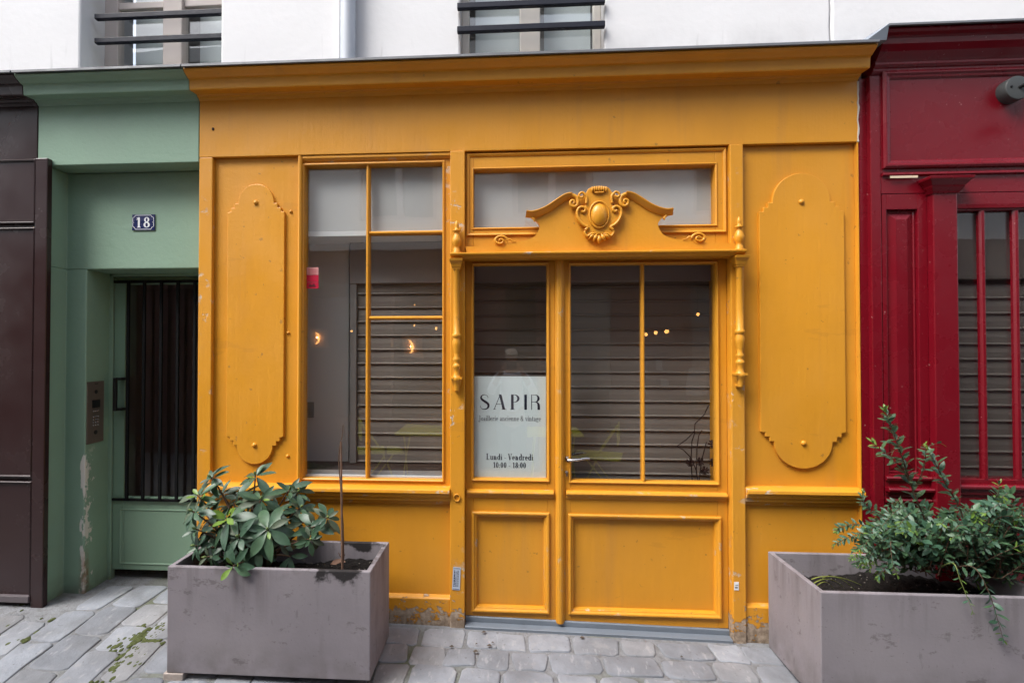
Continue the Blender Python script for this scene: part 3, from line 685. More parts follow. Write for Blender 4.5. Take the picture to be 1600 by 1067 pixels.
# pediment board
yb = -.040
pc = [P(a,b,yb) for a,b in [(727,385.5),(765,384),(800,379),(820,376),(834,370),(841,361),(843,352),(838,345),(829,338),(822,332)]]
sw = [P(a,b,yb) for a,b in [(822,334),(831,335),(843,332),(856,326),(868,318),(880,310),(888,307),(893,306.5),(899,309),(902,315),(901,322),(896,325),(891,322.5),(890.5,317.5),(894,315),(897,317.5),(895.5,320)]]
cxp = PXx(935,yb,340)
zb_ = zsh+.003
left = [(pc[0][0],zb_)]+pc[:]+sw[1:8]
right = [(2*cxp-x,z) for x,z in left[::-1]]
def spline(p, k=4): return smooth2(p,[0]*len(p),k)[0]
outl = [(pc[0][0]+.01,zb_)]+spline(pc[:8])+spline(pc[8:]+sw[1:8])[0:]
rr_ = [(2*cxp-x,z) for x,z in outl[::-1]]
PB = MB().prism(outl+rr_, yb, -.004).build('pediment', yel, YS, 0)
swp = spline(sw[:8],4); rest = spline(sw[7:],4)
prof = [(.002,-.030),(.010,-.034),(.013,-.030),(.013,.0),(-.022,.0),(-.018,-.010),(-.008,-.016)]
for side in (1,-1):
    fx = (lambda x: x) if side == 1 else (lambda x: 2*cxp-x)
    path = [(fx(x),z) for x,z in swp]
    pf = prof if side == 1 else [(-a,b) for a,b in prof]
    MB().strip2d(path, pf, yb).build('swan_neck_moulding', yel, PB, .001)
    sp = MB().tube([(fx(x),yb-.016-.010*i/len(rest),z) for i,(x,z) in enumerate(rest)], lambda t: .0115-.0055*t, 8)
    ex,ez = rest[-1]; sp.ball((fx(ex)-.0,yb-.014,ez),(.017,.012,.017),12,6)
    sp.build('scroll', yel, PB, 0)
    px0,pz0 = P(832,343,yb); MB().tube([(fx(px0-.004),yb-.008,pz0+.008),(fx(px0+.006),yb-.010,pz0),(fx(px0+.012),yb-.010,pz0-.010),(fx(px0+.006),yb-.009,pz0-.012)],.007,8).build('curl', yel, PB, 0)
    rx_,rz_ = P(782,377,-.03)
    ro = [(fx(rx_+.040*(1-t*.85)*math.cos(t*9)), yb-.003-.006*t, rz_+.029*(1-t*.85)*math.sin(t*9)) for t in [i/26 for i in range(27)]]
    rs = MB().tube(ro, lambda t:.0075-.003*t, 8); rs.tube([(fx(rx_+.036),yb-.003,rz_+.006),(fx(rx_+.055),yb-.003,rz_+.008),(fx(rx_+.062),yb-.003,rz_-.002),(fx(rx_+.085),yb-.002,rz_-.006)],lambda t:.007-.005*t,8)
    rs.ball((fx(rx_),yb-.0,rz_),(.012,.010,.010),10,6); rs.prism([(fx(rx_+.040*math.cos(R(a))),rz_+.030*math.sin(R(a))) for a in range(0,360,20)],yb-.002,yb+.01); rs.build('rosette_scroll', yel, PB, 0)
# cartouche
K = .00361; ccx,ccz = P(935,336,yb)
U = lambda x,z: (ccx+(x-785)/6.957*K*1.0, ccz-(z-390)/6.957*K)   # carving sketched on a 6.957x enlargement
body = [U(*q) for q in [(785,100),(690,108),(655,150),(640,175),(655,215),(650,260),(640,300),(585,310),(548,350),(545,410),(565,465),(600,505),(645,520),(672,540),(665,565),(625,575),(655,635),(700,620),(730,585),(750,600),(785,605)]]
bm_ = spline(body,3); bl = bm_ + [(2*ccx-x,z) for x,z in bm_[::-1][1:-1]]
CT = MB().prism(bl, yb-.020, yb+.004).build('cartouche', yel, PB, .006, 3)
m = MB()
ov = lambda a,b,y0,n=32: [(ccx+a*math.cos(2*math.pi*i/n), y0, U(785,400)[1]+b*math.sin(2*math.pi*i/n)) for i in range(n)]
k1 = K/6.957
m.loft([ov(112*k1,150*k1,yb-.018),ov(112*k1,150*k1,yb-.026),ov(104*k1,142*k1,yb-.032),ov(96*k1,132*k1,yb-.030),ov(92*k1,128*k1,yb-.026)],True,True,True)
m.ball((ccx,yb-.022,U(785,405)[1]),(88*k1,.030,122*k1),24,14)
m.build('oval_boss', yel, CT, 0)
for side in (1,-1):
    fx = lambda q: (U(q[0],q[1])[0] if side==1 else 2*ccx-U(q[0],q[1])[0], U(q[0],q[1])[1])
    def sc_t(pts, r0, r1, dep=-.024):
        pp = spline(pts,4); return MB().tube([(fx(q)[0],yb+dep,fx(q)[1]) for q in pp], lambda t: (r0+(r1-r0)*t), 8)
    a = sc_t([(650,275),(655,215),(640,185),(610,160),(580,175),(575,200),(595,215),(615,205),(612,190)], .0075,.006); a.build('upper_scroll', yel, CT, 0)
    a = sc_t([(640,560),(665,530),(620,505),(580,460),(555,400),(560,345),(595,315),(635,325),(640,355),(615,370),(600,355)], .008,.008); a.build('side_scroll', yel, CT, 0)
    a = sc_t([(735,600),(700,600),(660,625),(635,590),(640,570)], .006,.006); a.build('lower_scroll', yel, CT, 0)
lv = MB()
for dx_,dz_,rx2,ang in ((0,660,26,0),(-42,640,24,-28),(42,640,24,28),(-78,625,20,-50),(78,625,20,50)):
    q = U(785+dx_,dz_); n=10; pts=[]
    ca,sa = math.cos(R(ang)),math.sin(R(ang)); lo=[]
    for t in range(7):
        u=t/6; wd=rx2*k1*math.sin(math.pi*min(.97,max(.06,u))); ln=(u-.5)*95*k1
        lo.append([(q[0]+sa*ln+ca*wd*math.cos(2*math.pi*i/n), yb-.020-.014*math.sin(2*math.pi*i/n)*math.sin(math.pi*u), q[1]-ca*ln+sa*wd*math.cos(2*math.pi*i/n)) for i in range(n)])
    lv.loft(lo,True,True,True)
lv.build('acanthus', yel, CT, 0)
cr_ = MB()
for i in range(7):
    q = U(785+(i-3)*24, 132-8*math.cos((i-3)*.5)); cr_.ball((q[0],yb-.026,q[1]),(13*k1,.009,34*k1),8,6)
cr_.tube([(U(735,165)[0],yb-.026,U(0,160)[1]),(U(760,170)[0],yb-.028,U(0,168)[1]),(ccx,yb-.030,U(0,165)[1]),(U(810,170)[0],yb-.028,U(0,168)[1]),(U(835,165)[0],yb-.026,U(0,160)[1])],.005,8)
cr_.build('crest_shell', yel, CT, 0)
cq = MB(); e_ = [(XR-.004+j(.003), ZF+.33*i/14) for i in range(15)]
cq.prism(e_+[(x+.004+abs(j(.006)),z) for x,z in e_[::-1]], -.003, .02); cq.build('old_filler', plain('pale_filler',(.55,.50,.44),.9,var=.2), YS, 0)
# ring on the left door pilaster, threshold
rgx,rgz = P(714,777,-.012)
MB().tube([(rgx+.017*math.cos(2*math.pi*i/20),-.017,rgz+.019*math.sin(2*math.pi*i/20)) for i in range(21)],.004,8).build('ring', yel, YS, 0)
th = MB(); xa,xb = xd1+.002,xd2-.002
ga,gb = GZ(xa),GZ(xb)
th.hmould(xa,xb,[(.10,ga+.042),(.034,ga+.042),(.030,ga+.037),(.030,ga-.02),(.10,ga-.02)],0,gb-ga)
th.hmould(xa,xb,[(.029,ga+.013),(-.016,ga+.010),(-.018,ga+.007),(-.018,ga-.03),(.029,ga-.03)],0,gb-ga)
th.build('threshold', steel, YS, .002)
# stickers and sign (flat print on the glass and wood)
def flat(name,label,cat,x0,x1,z0,z1,y,mt,d=.0015):
    o = MB().box(x0,x1,y-d,y,z0,z1).build(name, mt, None, 0); tag(o,label,cat); return base_origin(o)
a0,a1 = PXx(740.5,yg+.006),PXx(853.5,yg+.006); b0,b1 = PZ(797,747,yg+.006),PZ(797,588,yg+.006)
ys_ = yg+.006
SG = flat('shop_sign','pale frosted SAPIR jewellery sign with opening days behind the narrow door glass','sign',a0+.002,a1-.002,b0+.002,b1,ys_+.0105,frost,.003)
yt = ys_+.0072
def sgt(txt,px0,px1,pyb,hpx,name,**k):
    x0,z0 = P(px0,pyb,yt); x1,_ = P(px1,pyb,yt); h = P(px0,pyb-hpx,yt)[1]-z0
    text_mb(txt,x0,x1,z0,h,yt,**k).build(name, ink, SG, 0)
sgt('SAPIR',749.5,844,639.5,23.5,'lettering',track=.26)
sgt('Joaillerie ancienne & vintage',748,845,657,8,'lettering',track=.05,bold=.13,h=.05)
sgt('Lundi - Vendredi',760,833,718,9.5,'lettering',track=.06,bold=.19,h=.07)
sgt('10:00 - 18:00',770.5,822,730.5,8.8,'lettering',track=.06,bold=.19,h=.07)
rs0,rs1 = PXx(479,yg),PXx(497.5,yg)
z3 = [PZ(488,p,yg) for p in (451,441,430,418)]
RS = flat('window_sticker','small red and pink security sticker at the left edge of the shop window','sticker',rs0,rs1,z3[1],z3[2],yg-.0022,redst)
for a,b,mt_ in ((z3[0],z3[1]-.002,redst),(z3[2]+.002,z3[3],pinkst)): MB().box(rs0,rs1,yg-.0036,yg-.0022,a,b).build('label_band', mt_, RS, 0)
MB().prism([(rs0+.012,z3[0]+.01),(rs0+.02,z3[0]+.028),(rs0+.032,z3[0]+.020),(rs0+.045,z3[0]+.030),(rs0+.058,z3[0]+.010)],yg-.0042,yg-.0036).build('dark_emblem', plain('dark_red_print',(.12,.01,.02),.5), RS, 0)
for q in range(3): MB().box(rs0+.012,rs1-.012,yg-.0042,yg-.0036,z3[2]+.008+q*.011,z3[2]+.010+q*.011).build('print_line', redst, RS, 0)
MB().box(rs0+.012,rs1-.012,yg-.0030,yg-.0022,(z3[1]+z3[2])/2,(z3[1]+z3[2])/2+.002).build('print_line', pinkst, RS, 0)
kx0,kx1,kz0,kz1 = PXx(706.5,-.012,905),PXx(718.5,-.012,905),PZ(713,921,-.012),PZ(713,885.5,-.012)
KS = flat('phone_sticker','pale blue printed sticker low on the door post left of the doors','sticker',kx0,kx1,kz0,kz1,-.0135,paleblue)
KS.rotation_euler.y = R(2.5)
pr = MB(); wv = kx1-kx0; hv = kz1-kz0
for q,(u,ww) in enumerate(((.22,.14),(.42,.07),(.58,.05),(.72,.06))):
    v = .15
    while v < .83:
        ln = random.uniform(.03,.09); pr.box(kx0+wv*(u-ww/2),kx0+wv*(u+ww/2),-.0157,-.0151,kz0+hv*v,kz0+hv*min(.86,v+ln)); v += ln+.025
for q in range(6):
    for v in (.03,.93): pr.box(kx0+wv*(.1+q*.14),kx0+wv*(.17+q*.14),-.0157,-.0151,kz0+hv*v,kz0+hv*(v+.03))
po = pr.build('print', ink, None, 0); po.data.transform(Matrix.Translation(-KS.location)); po.parent = KS
wx_,wz_ = P(1150.5,915,-.012)
WS = flat('paper_tag','tiny white torn paper tag low on the door post right of the doors','sticker',wx_-.012,wx_+.012,wz_-.022,wz_+.022,-.0132,whitep)
tgp = MB().box(wx_-.006,wx_+.008,-.0155,-.0149,wz_+.004,wz_+.008); tgp.box(wx_-.008,wx_+.006,-.0155,-.0149,wz_-.012,wz_-.002); o = tgp.build('print', plain('grey_print',(.2,.2,.2)), None, 0); o.data.transform(Matrix.Translation(-WS.location)); o.parent = WS

# ================================================================== INSIDE THE SHOP
def S(o): o['kind'] = 'structure'; return o
ysh = .30
zc = PZ(560,368,yg+.02)
S(MB().box(XL+.02,XR-.02,.44,.50,-.2,3.06).build('interior_back_wall', igrey, None, 0))
S(MB().box(XL+.02,XR-.02,yg+.03,.4395,zc,zc+.03).build('interior_ceiling', iwhite, None, 0))
S(MB().box(XL+.02,XR-.02,yg+.030,yg+.05,zc+.0305,ZF-.003).build('interior_bulkhead_wall', plain('bulkhead_white',(.54,.53,.52),.7), None, 0))
xw = PXx(545,ysh+.03)
S(MB().box(XL+.02,xw,ysh+.03,.4395,.5,zc-.001).build('interior_white_wall', iwhite, None, .003))
zhd = PZ(630,446,ysh)
zfl = PZ(600,723,ysh)
S(MB().box(XL+.02,xd1-.02,.105,ysh+.06,zfl-.04,zfl).build('display_floor', dwood, None, .003))
S(MB().box(XL+.02,xd1-.02,.092,.104,-.1,zfl-.0).build('interior_apron_wall', igrey, None, 0))
S(MB().box(xd0+.02,xd1-.01,.10,ysh-.06,zfl+.001,zc-.001).build('interior_pier_wall', igrey, None, 0))
S(MB().box(xd3-.02,XR-.02,.10,.4395,-.1,zc-.001).build('interior_side_wall', igrey, None, 0))
S(MB().box(xd1,xd2,.10,.4395,-.15,.03).build('interior_floor', dwood, None, 0))
sk = MB(); sx_,sz_ = P(484,640,ysh+.03); sk.box(sx_-.03,sx_+.03,ysh+.018,ysh+.03,sz_-.05,sz_+.05); sk.box(sx_-.02,sx_+.02,ysh+.014,ysh+.018,sz_-.012,sz_+.03)
tag(base_origin(sk.build('wall_socket', plain('socket_grey',(.3,.3,.29)), None, .003)),'grey socket box on the white wall inside the shop window','socket')
def shutter(name,label,x0,x1,zb,zt_,y,pitch,guide=True,box=None,mt_=None):
    t = thing(name,label,'shutter',((x0+x1)/2,y,zb),'closed roller shutters')
    pr = [(y,0),(y-.008,.003),(y-.013,.007),(y-.012,.010),(y-.002,.0165),(y-.004,pitch*.55),(y-.001,pitch-.006),(y+.002,pitch-.001),(y+.012,pitch-.001),(y+.012,0)]
    z = zb; me = None; n = 0
    while z < zt_-.02:
        if me is None:
            o = MB().hmould(x0,x1,[(a,b+z) for a,b in pr]).build('slat', mt_ or shutm, t, 0); me = o.data; z0 = z
        else:
            o = bpy.data.objects.new('slat', me); COL.objects.link(o); o.parent = t; o.location = (0,0,z-z0)
        z += pitch
    if guide: MB().box(x0-.045,x0-.002,y-.025,y+.02,zb,zt_+.01).build('guide_rail', igrey, t, .003)
    if box: MB().box(x0-.045,x1,y-.03,y+.1,box[0],box[1]).build('shutter_box', box[2], t, .004)
    return t
pitch = 22.05/800*(DIST+ysh)*1.0
xs0 = PXx(559,ysh)
shutter('roller_shutter','brown slatted roller shutter closed behind the left shop window',xs0,xd0+.06,zfl+.001,zhd,ysh,pitch,True,(zhd+.011,zc-.002,igrey))
shutter('roller_shutter','brown slatted roller shutter closed behind the glass doors',xd1-.005,xd2+.06,.04,zhd,ysh,pitch,False,(zhd+.011,zc-.002,igrey))
# dried branches with seed heads, standing behind the right pane
DB = thing('dried_branch','dry brown seed-head branch inside behind the right door pane','dried plant',(PXx(1100,.2),.2,PZ(1100,752,.2)))
def pxl(pts,y): return [(P(a,b,y)[0],y,P(a,b,y)[1]) for a,b in pts]
tw = MB()
for pts in ([(1092,760),(1088,735),(1080,715),(1068,703),(1058,697),(1072,687),(1085,674),(1086,662),(1100,648),(1108,632)],[(1082,755),(1080,720),(1081,690),(1086,675)],[(1088,745),(1089,700),(1092,680),(1097,672)],[(1092,755),(1096,720),(1104,690)]):
    tw.tube(pxl(pts,.2+j(.02)), .0035, 5)
tw.build('twig', plain('dark_twig',(.03,.014,.010),.8), DB, 0)
for a,b in ((1078,722),(1094,721),(1101,735),(1113,694),(1114,722)):
    x,z = P(a,b,.2); sd = MB()
    for q in range(40):
        an,el = random.uniform(0,6.28),random.uniform(-1.5,1.5); d = Vector((math.cos(an)*math.cos(el),math.sin(an)*math.cos(el),math.sin(el)))
        sd.tube([(x,.2,z),(x+d.x*.026,.2+d.y*.026,z+d.z*.026)],.0025,3,False)
    sd.build('seed_head', plain('seed_head_brown',(.035,.014,.010),.9), DB, 0)

# ================================================================== GREEN ENTRANCE
GE = thing('entrance_bay','sage green painted house entrance with recessed barred door','entrance',((-2.72+XL)/2,0,GZ(-2.3)))
GX0, GX1 = PXx(60,0,200), XL-.003
corn(GX0,GX1,'cornice',green,GE)
zgf = PZ(200,256,0)
MB().box(GX0,GX1,-.001,.30,zgf,3.068).build('fascia', green, GE, .004)
yw_, yd_ = .14, .35
xr0 = PXx(75,0,400); xw0_ = PXx(105,yw_,350); xop = PXx(135,yw_,500); zop = PZ(220,420,yw_)
m = MB()
m.loft([[(xr0,.0,z),(xw0_,yw_,z),(xop,yw_,z),(PXx(178,yd_,600)-.03,yd_+.05,z),(xr0-.1,yd_+.05,z),(xr0-.1,.0,z)] for z in (-.05,zop)])
m.loft([[(xr0,.0,z),(xw0_,yw_,z),(GX1,yw_,z),(GX1,yd_+.05,z),(xr0-.1,yd_+.05,z),(xr0-.1,.0,z)] for z in (zop,zgf-.002)])
m.build('wall', green, GE, .006)
MB().box(GX1-.06,GX1-.002,yw_+.002,yd_+.05,-.05,zop-.002).build('right_reveal', green, GE, .003)
gd0 = PXx(178,yd_,600); gd1 = GX1-.0605
m = MB().box(gd0-.6,gd1+.2,1.60,1.65,-.15,2.6); m.box(gd0-.56,gd0-.5,yd_+.049,1.61,-.12,2.55); m.box(gd0-.57,gd1+.08,yd_+.048,1.612,2.4,2.5); m.box(gd0-.58,gd1+.09,yd_+.047,1.614,-.1,-.03); m.box(gd1+.04,gd1+.07,yd_+.0485,1.611,-.11,2.54)
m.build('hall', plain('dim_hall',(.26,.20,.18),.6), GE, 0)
# door leaf
zdt = PZ(240,433,yd_); zdb = GZ(gd0)+.06
dg0,dg1 = PXx(195,yd_,600), gd1-.05; dgt,dgb = PZ(250,444,yd_),PZ(250,777,yd_)
m = MB(); m.box(gd0,dg0,yd_,yd_+.035,zdb,zdt); m.box(dg1,gd1-.001,yd_,yd_+.035,zdb,zdt); m.box(dg0,dg1,yd_,yd_+.035,dgt,zdt); m.box(dg0,dg1,yd_,yd_+.035,zdb,dgb)
GD = m.build('door', green2, GE, .004)
m = MB().box(gd0-.035,gd0-.003,yd_-.012,yd_+.03,-.02,zdt+.03); m.box(gd0-.0355,gd1,yd_-.012,yd_+.03,zdt+.003,zop+.01); m.build('door_frame', green, GE, .003)
MB().box(dg0+.001,dg1-.001,yd_+.015,yd_+.019,dgb+.001,dgt-.001).build('pane', glassmat('hall_glass',.045), GD, 0)
pn0,pn1,pt_,pb_ = PXx(187,yd_,800),gd1-.02,PZ(230,795,yd_),PZ(230,882,yd_)
MB().frame(pn0,pn1,pb_,pt_,[(0,yd_+.002),(0,yd_-.004),(.006,yd_-.006),(.012,yd_-.002),(.014,yd_+.002)]).build('panel_moulding', green2, GD, .001)
for px in (199,224,250.5,276.5,303):
    x = PXx(px,yd_-.03,600); MB().box(x-.009,x+.009,yd_-.034,yd_-.020,dgb-.01,dgt+.02).build('bar', iron, GD, .002)
for z,q in ((dgb-.022,.016),(dgt+.006,.018)): MB().box(gd0+.006,gd1-.004,yd_-.0195,yd_-.006,z,z+q).build('cross_bar', iron, GD, .002)
hx0,hz0,hz1 = PXx(181,yd_-.05,610),PZ(181,642,yd_-.05),PZ(181,590,yd_-.05)
m = MB().box(hx0-.010,hx0+.010,yd_-.065,yd_-.045,hz0,hz1); m.box(hx0-.009,hx0+.030,yd_-.0449,yd_+.001,hz0,hz0+.018); m.box(hx0-.009,hx0+.030,yd_-.0449,yd_+.001,hz1-.018,hz1); m.build('handle', blackp, GD, .003)
# small plaster bump low on the wall corner
# house number
nx0,nx1,nz0,nz1 = PXx(207,yw_-.004,347),PXx(242,yw_-.004,347),PZ(224,360,yw_-.004),PZ(224,335.5,yw_-.004)
HN = flat('house_number_plate','navy enamel plate with white number 18 above the green door','sign',nx0,nx1,nz0,nz1,yw_-.001,navy,.006)
W_,H_ = nx1-nx0,nz1-nz0; yf_ = yw_-.0074
q = lambda u,v: (nx0+u*W_, nz0+v*H_)
prm = [q(*a) for a in [(.15,.95),(.83,.95),(.87,.86),(.96,.79),(.96,.53),(.90,.50),(.96,.47),(.96,.24),(.88,.17),(.84,.06),(.15,.06),(.11,.17),(.03,.25),(.03,.47),(.08,.50),(.03,.53),(.03,.79),(.11,.86),(.15,.95)]]
pen = Pen(); pen.stroke(prm,[.0030]*len(prm)); m = MB()
for k_i,pl in enumerate(pen.polys): m.add([(a,yf_-.00003*(k_i%3),b) for a,b in pl],[(0,1,2,3)])
m.build('border', whitep, HN, 0)
a_,b_ = q(.17,.17),q(.81,.82); text_mb('18',a_[0],b_[0],a_[1],b_[1]-a_[1],yf_,track=.16,bold=.165,h=.055).build('numerals', whitep, HN, 0)
# intercom on the reveal
ux = Vector((PXx(178,yd_,600)-.03-xop, yd_+.05-yw_, 0)); uL = ux.length; ux.normalize(); nn = Vector((ux.y,-ux.x,0))
def RV(d,z,o=0.0): return Vector((xop,yw_,z)) + ux*d + nn*o
ytop,ybot = PZ(135,597,yw_),PZ(135,695,yw_)
hI = ytop-ybot; wI = hI*.36; d0 = .008
IC = thing('intercom','flush bronze intercom panel with keypad on the green door reveal','intercom',RV(d0+wI/2,ybot))
def onrev(mb,d0_,d1_,z0_,z1_,o0,o1):
    c = [RV(a,z,o) for a,z,o in ((d0_,z0_,o0),(d1_,z0_,o0),(d1_,z0_,o1),(d0_,z0_,o1),(d0_,z1_,o0),(d1_,z1_,o0),(d1_,z1_,o1),(d0_,z1_,o1))]
    mb.add(c,[(0,1,2,3),(7,6,5,4),(0,4,5,1),(1,5,6,2),(2,6,7,3),(3,7,4,0)]); return mb
onrev(MB(),d0,d0+wI,ybot,ytop,-.002,.006).build('face_plate', bronze, IC, .001)
onrev(MB(),d0+wI*.27,d0+wI*.76,ytop-hI*.43,ytop-hI*.30,.004,.0072).build('screen', blackp, IC, .0005)
def disc(dd,zz,r,o0,o1,n=14):
    a = RV(dd,zz,0); return MB().loft([[a+ux*r_*math.cos(2*math.pi*i/n)+Vector((0,0,r_*math.sin(2*math.pi*i/n)))+nn*oo for i in range(n)] for r_,oo in ((r,o0),(r,o1),(r*.7,o1+.001))],True,True,False)
disc(d0+wI*.5,ytop-hI*.17,.013,.004,.009).build('camera_lens', blackp, IC, 0)
disc(d0+wI*.5,ytop-hI*.83,.014,.004,.009).build('door_button', blackp, IC, 0)
for r_i in range(5):
    for c_i in range(3):
        zz = ytop-hI*((.485,.575,.62,.665,.71)[r_i]); dd = d0+wI*(.36+.14*c_i)
        disc(dd,zz,.0042,.005,.0082,8).build('key', chrome, IC, 0)
onrev(MB(),d0+wI*.42,d0+wI*.64,ytop-hI*.045,ytop-hI*.03,.0055,.0066).build('maker_mark', blackp, IC, 0)

# ================================================================== BROWN SHOPFRONT
BS = thing('shopfront','glossy dark brown panelled shopfront at the left end','shopfront',(-3.6,0,GZ(-3)))
BX1 = GX0-.003; yB = -.03
corn(-8,BX1,'cornice',brown,BS,-.002)
bx1 = PXx(72,yB,600)
zBf = PZ(30,249,yB)
MB().box(-8,BX1,-.004,.3,zBf+.002,3.068).build('fascia', brown, BS, .004)
MB().box(-8,xr0-.06,yB+.02,.3,GZ(-2.8)-.05,zBf).build('backing', brown, BS, .003)
xs1 = PXx(53,yB,600)
m = MB(); m.box(xs1,bx1,yB-.008,-.003,GZ(-2.7)-.04,zBf+.001); m.build('stile', brown, BS, .004)
zz = [PZ(20,p,yB) for p in (940,748,353,250)]
for za_,zb2 in ((zz[0],zz[1]-.012),(zz[1]+.012,zz[2]-.012),(zz[2]+.012,zz[3])):
    o = MB().box(-3.6,xs1-.0125,yB+.004,yB+.0195,za_+.012,zb2-.012).build('panel', brown, BS, .003)
    MB().frame(-3.62,xs1-.001,za_,zb2,[(0,yB+.019),(0,yB-.006),(.006,yB-.010),(.012,yB-.002),(.014,yB+.019)]).build('panel_moulding', brown, o, .001)
MB().hmould(-3.62,xs1-.002,[(yB+.018,zz[0]+.045),(yB-.018,zz[0]+.042),(yB-.020,zz[0]+.006),(yB+.018,zz[0]+.006)]).build('kick_bar', plain('worn_bar',(.10,.085,.09),.35), BS, .002)

# ================================================================== RED SHOPFRONT
RSF = thing('shopfront','burgundy red shopfront with fluted glazing bars at the right end','shopfront',(2.9,0,GZ(2.8)))
yR = -.03
x0r = PXx(1352,yR,500)
rp = lambda px,y=yR,py=500: PXx(px,y,py)
rz = lambda py,y=yR,px=1500: PZ(px,py,y)
# crown
zrt = PZ(1500,29,-.19)
prof = [(.1,zrt-.008),(-.155,zrt-.010),(-.158,zrt-.024),(-.148,zrt-.034),(-.125,zrt-.040),(-.118,zrt-.048),(-.115,zrt-.075),(-.098,zrt-.105),(-.070,zrt-.135),(-.062,zrt-.142),(-.062,zrt-.155),(-.052,zrt-.165),(-.045,zrt-.168),(-.045,zrt-.180),(yR+.004,zrt-.195),(.1,zrt-.195)]
xcr = rp(1365,-.05,95)
MB().hmould(xcr,8,prof).build('cornice', red, RSF, .002)
MB().hmould(xcr-.004,8,[(.06,zrt+.02),(-.172,zrt),(-.176,zrt-.014),(-.162,zrt-.014),(-.162,zrt-.006),(.06,zrt+.006)]).build('zinc_flashing', zinc, RSF, .002)
m = MB(); m.loft([[(xcr-.002,-.172,zrt+.001),(xcr-.002,.055,zrt+.02),(xcr-.002,.055,ZT+.01),(xcr-.002,-.15,ZT+.008)],[(xcr-.10,-.150,ZT+.014),(xcr-.16,.055,ZT+.03),(xcr-.16,.055,ZT+.009),(xcr-.10,-.149,ZT+.007)]]); m.build('flashing_upstand', plain('blue_grey_zinc',(.20,.23,.27),.5,var=.1), RSF, .002)
ztop = zrt-.196
gR = GZ(2.2)-.06
m = MB().box(x0r,8,yR+.03,.3,rz(331,yR+.03)+.002,ztop); m.box(x0r,rp(1488),yR+.03,.3,gR,rz(331,yR+.03)+.001); m.box(rp(1488)+.001,8,yR+.03,.3,gR,rz(747,yR+.03)-.002); m.build('backing', red, RSF, 0)
MB().box(XR+.002,rp(1362),.004,.05,gR,ztop-.001).build('edge_strip', red, RSF, .002)
MB().box(rp(1362)+.001,rp(1378),yR-.004,yR+.0295,gR,ztop-.001).build('stile', red, RSF, .003)
zfr = rz(269)
fx0_ = rp(1379); 
m = MB().box(fx0_,8,yR,yR+.0295,zfr,ztop-.0015); m.build('fascia', red, RSF, .002)
MB().frame(rp(1380.5),4.6,rz(262),rz(111,yR,1450),[(0,yR+.002),(0,yR-.014),(.010,yR-.020),(.018,yR-.020),(.026,yR-.012),(.036,yR-.010),(.042,yR-.004),(.046,yR+.002)]).build('fascia_moulding', red, RSF, .0012)
zar0 = rz(301)
MB().hmould(fx0_,8,[(yR+.029,zfr-.001),(yR-.014,zfr-.001),(yR-.018,zfr-.006),(yR-.018,zfr-.014),(yR-.002,zfr-.018),(yR-.002,zar0),(yR+.029,zar0)]).build('architrave', red, RSF, .0015)
tp0,tz_ = P(1391,277,yR-.02); tp1 = P(1434,277,yR-.02)[0]
flat('masking_strip','short cream strip stuck under the burgundy fascia','sticker',tp0,tp1,tz_-.006,tz_+.006,yR-.0185,plain('cream_strip',(.62,.50,.36),.7),.003)
# pilaster with capital
pl0,pl1 = rp(1451),rp(1488)
MB().box(pl0,pl1,yR-.040,yR+.029,gR,zar0-.0).build('pilaster', red, RSF, .004)
def lp(e,z,yf): return [(pl0-e,yf-e,z),(pl1+e,yf-e,z),(pl1+e,yR+.02,z),(pl0-e,yR+.02,z)]
zc0 = rz(299,yR-.06)
MB().loft([lp(.006,zc0-.004,yR-.040),lp(.010,zc0+.006,yR-.040),lp(.022,zc0+.026,yR-.040),lp(.024,zc0+.034,yR-.040),lp(.040,zc0+.056,yR-.040),lp(.048,zc0+.062,yR-.040),lp(.050,zc0+.076,yR-.040)]).build('capital', red, RSF, .0015)
# narrow panel
a0,a1 = rp(1380),pl0-.001; zsl = rz(752); zlo = rz(770)
m = MB(); fr0,fr1 = a0,a1; i0,i1 = rp(1378)+.03,rp(1436); pzt,pzb = rz(326),rz(742)
m.box(a0,i0,yR,yR+.029,zlo-.02,zar0-.001); m.box(i1,a1,yR,yR+.029,zlo-.02,zar0-.001); m.box(i0,i1,yR,yR+.029,pzt,zar0-.001); m.box(i0,i1,yR,yR+.029,zlo-.02,pzb)
NP = m.build('side_panel', red, RSF, .003)
MB().frame(i0+.001,i1-.001,pzb+.001,pzt-.001,[(0,yR+.028),(0,yR+.018),(.008,yR+.016),(.012,yR+.022),(.050,yR+.006),(.055,yR+.006)]).build('raised_field', red, NP, .001)
MB().box(i0+.055,i1-.055,yR+.0055,yR+.02,pzb+.055,pzt-.055).build('field', red, NP, 0)
for k_,(zq,d) in enumerate(((rz(748),.018),(rz(765),.034),(rz(783),.016))):
    MB().hmould(a0+.001,a1-.001,[(yR+.02,zq+.010),(yR-d+.006,zq+.010),(yR-d,zq+.002),(yR-d+.004,zq-.010),(yR+.02,zq-.014)]).build('rail_moulding', red, NP, .001)
MB().box(a0,8,yR+.004,yR+.0285,gR,zlo-.0205).build('base_panel', red, RSF, .003)
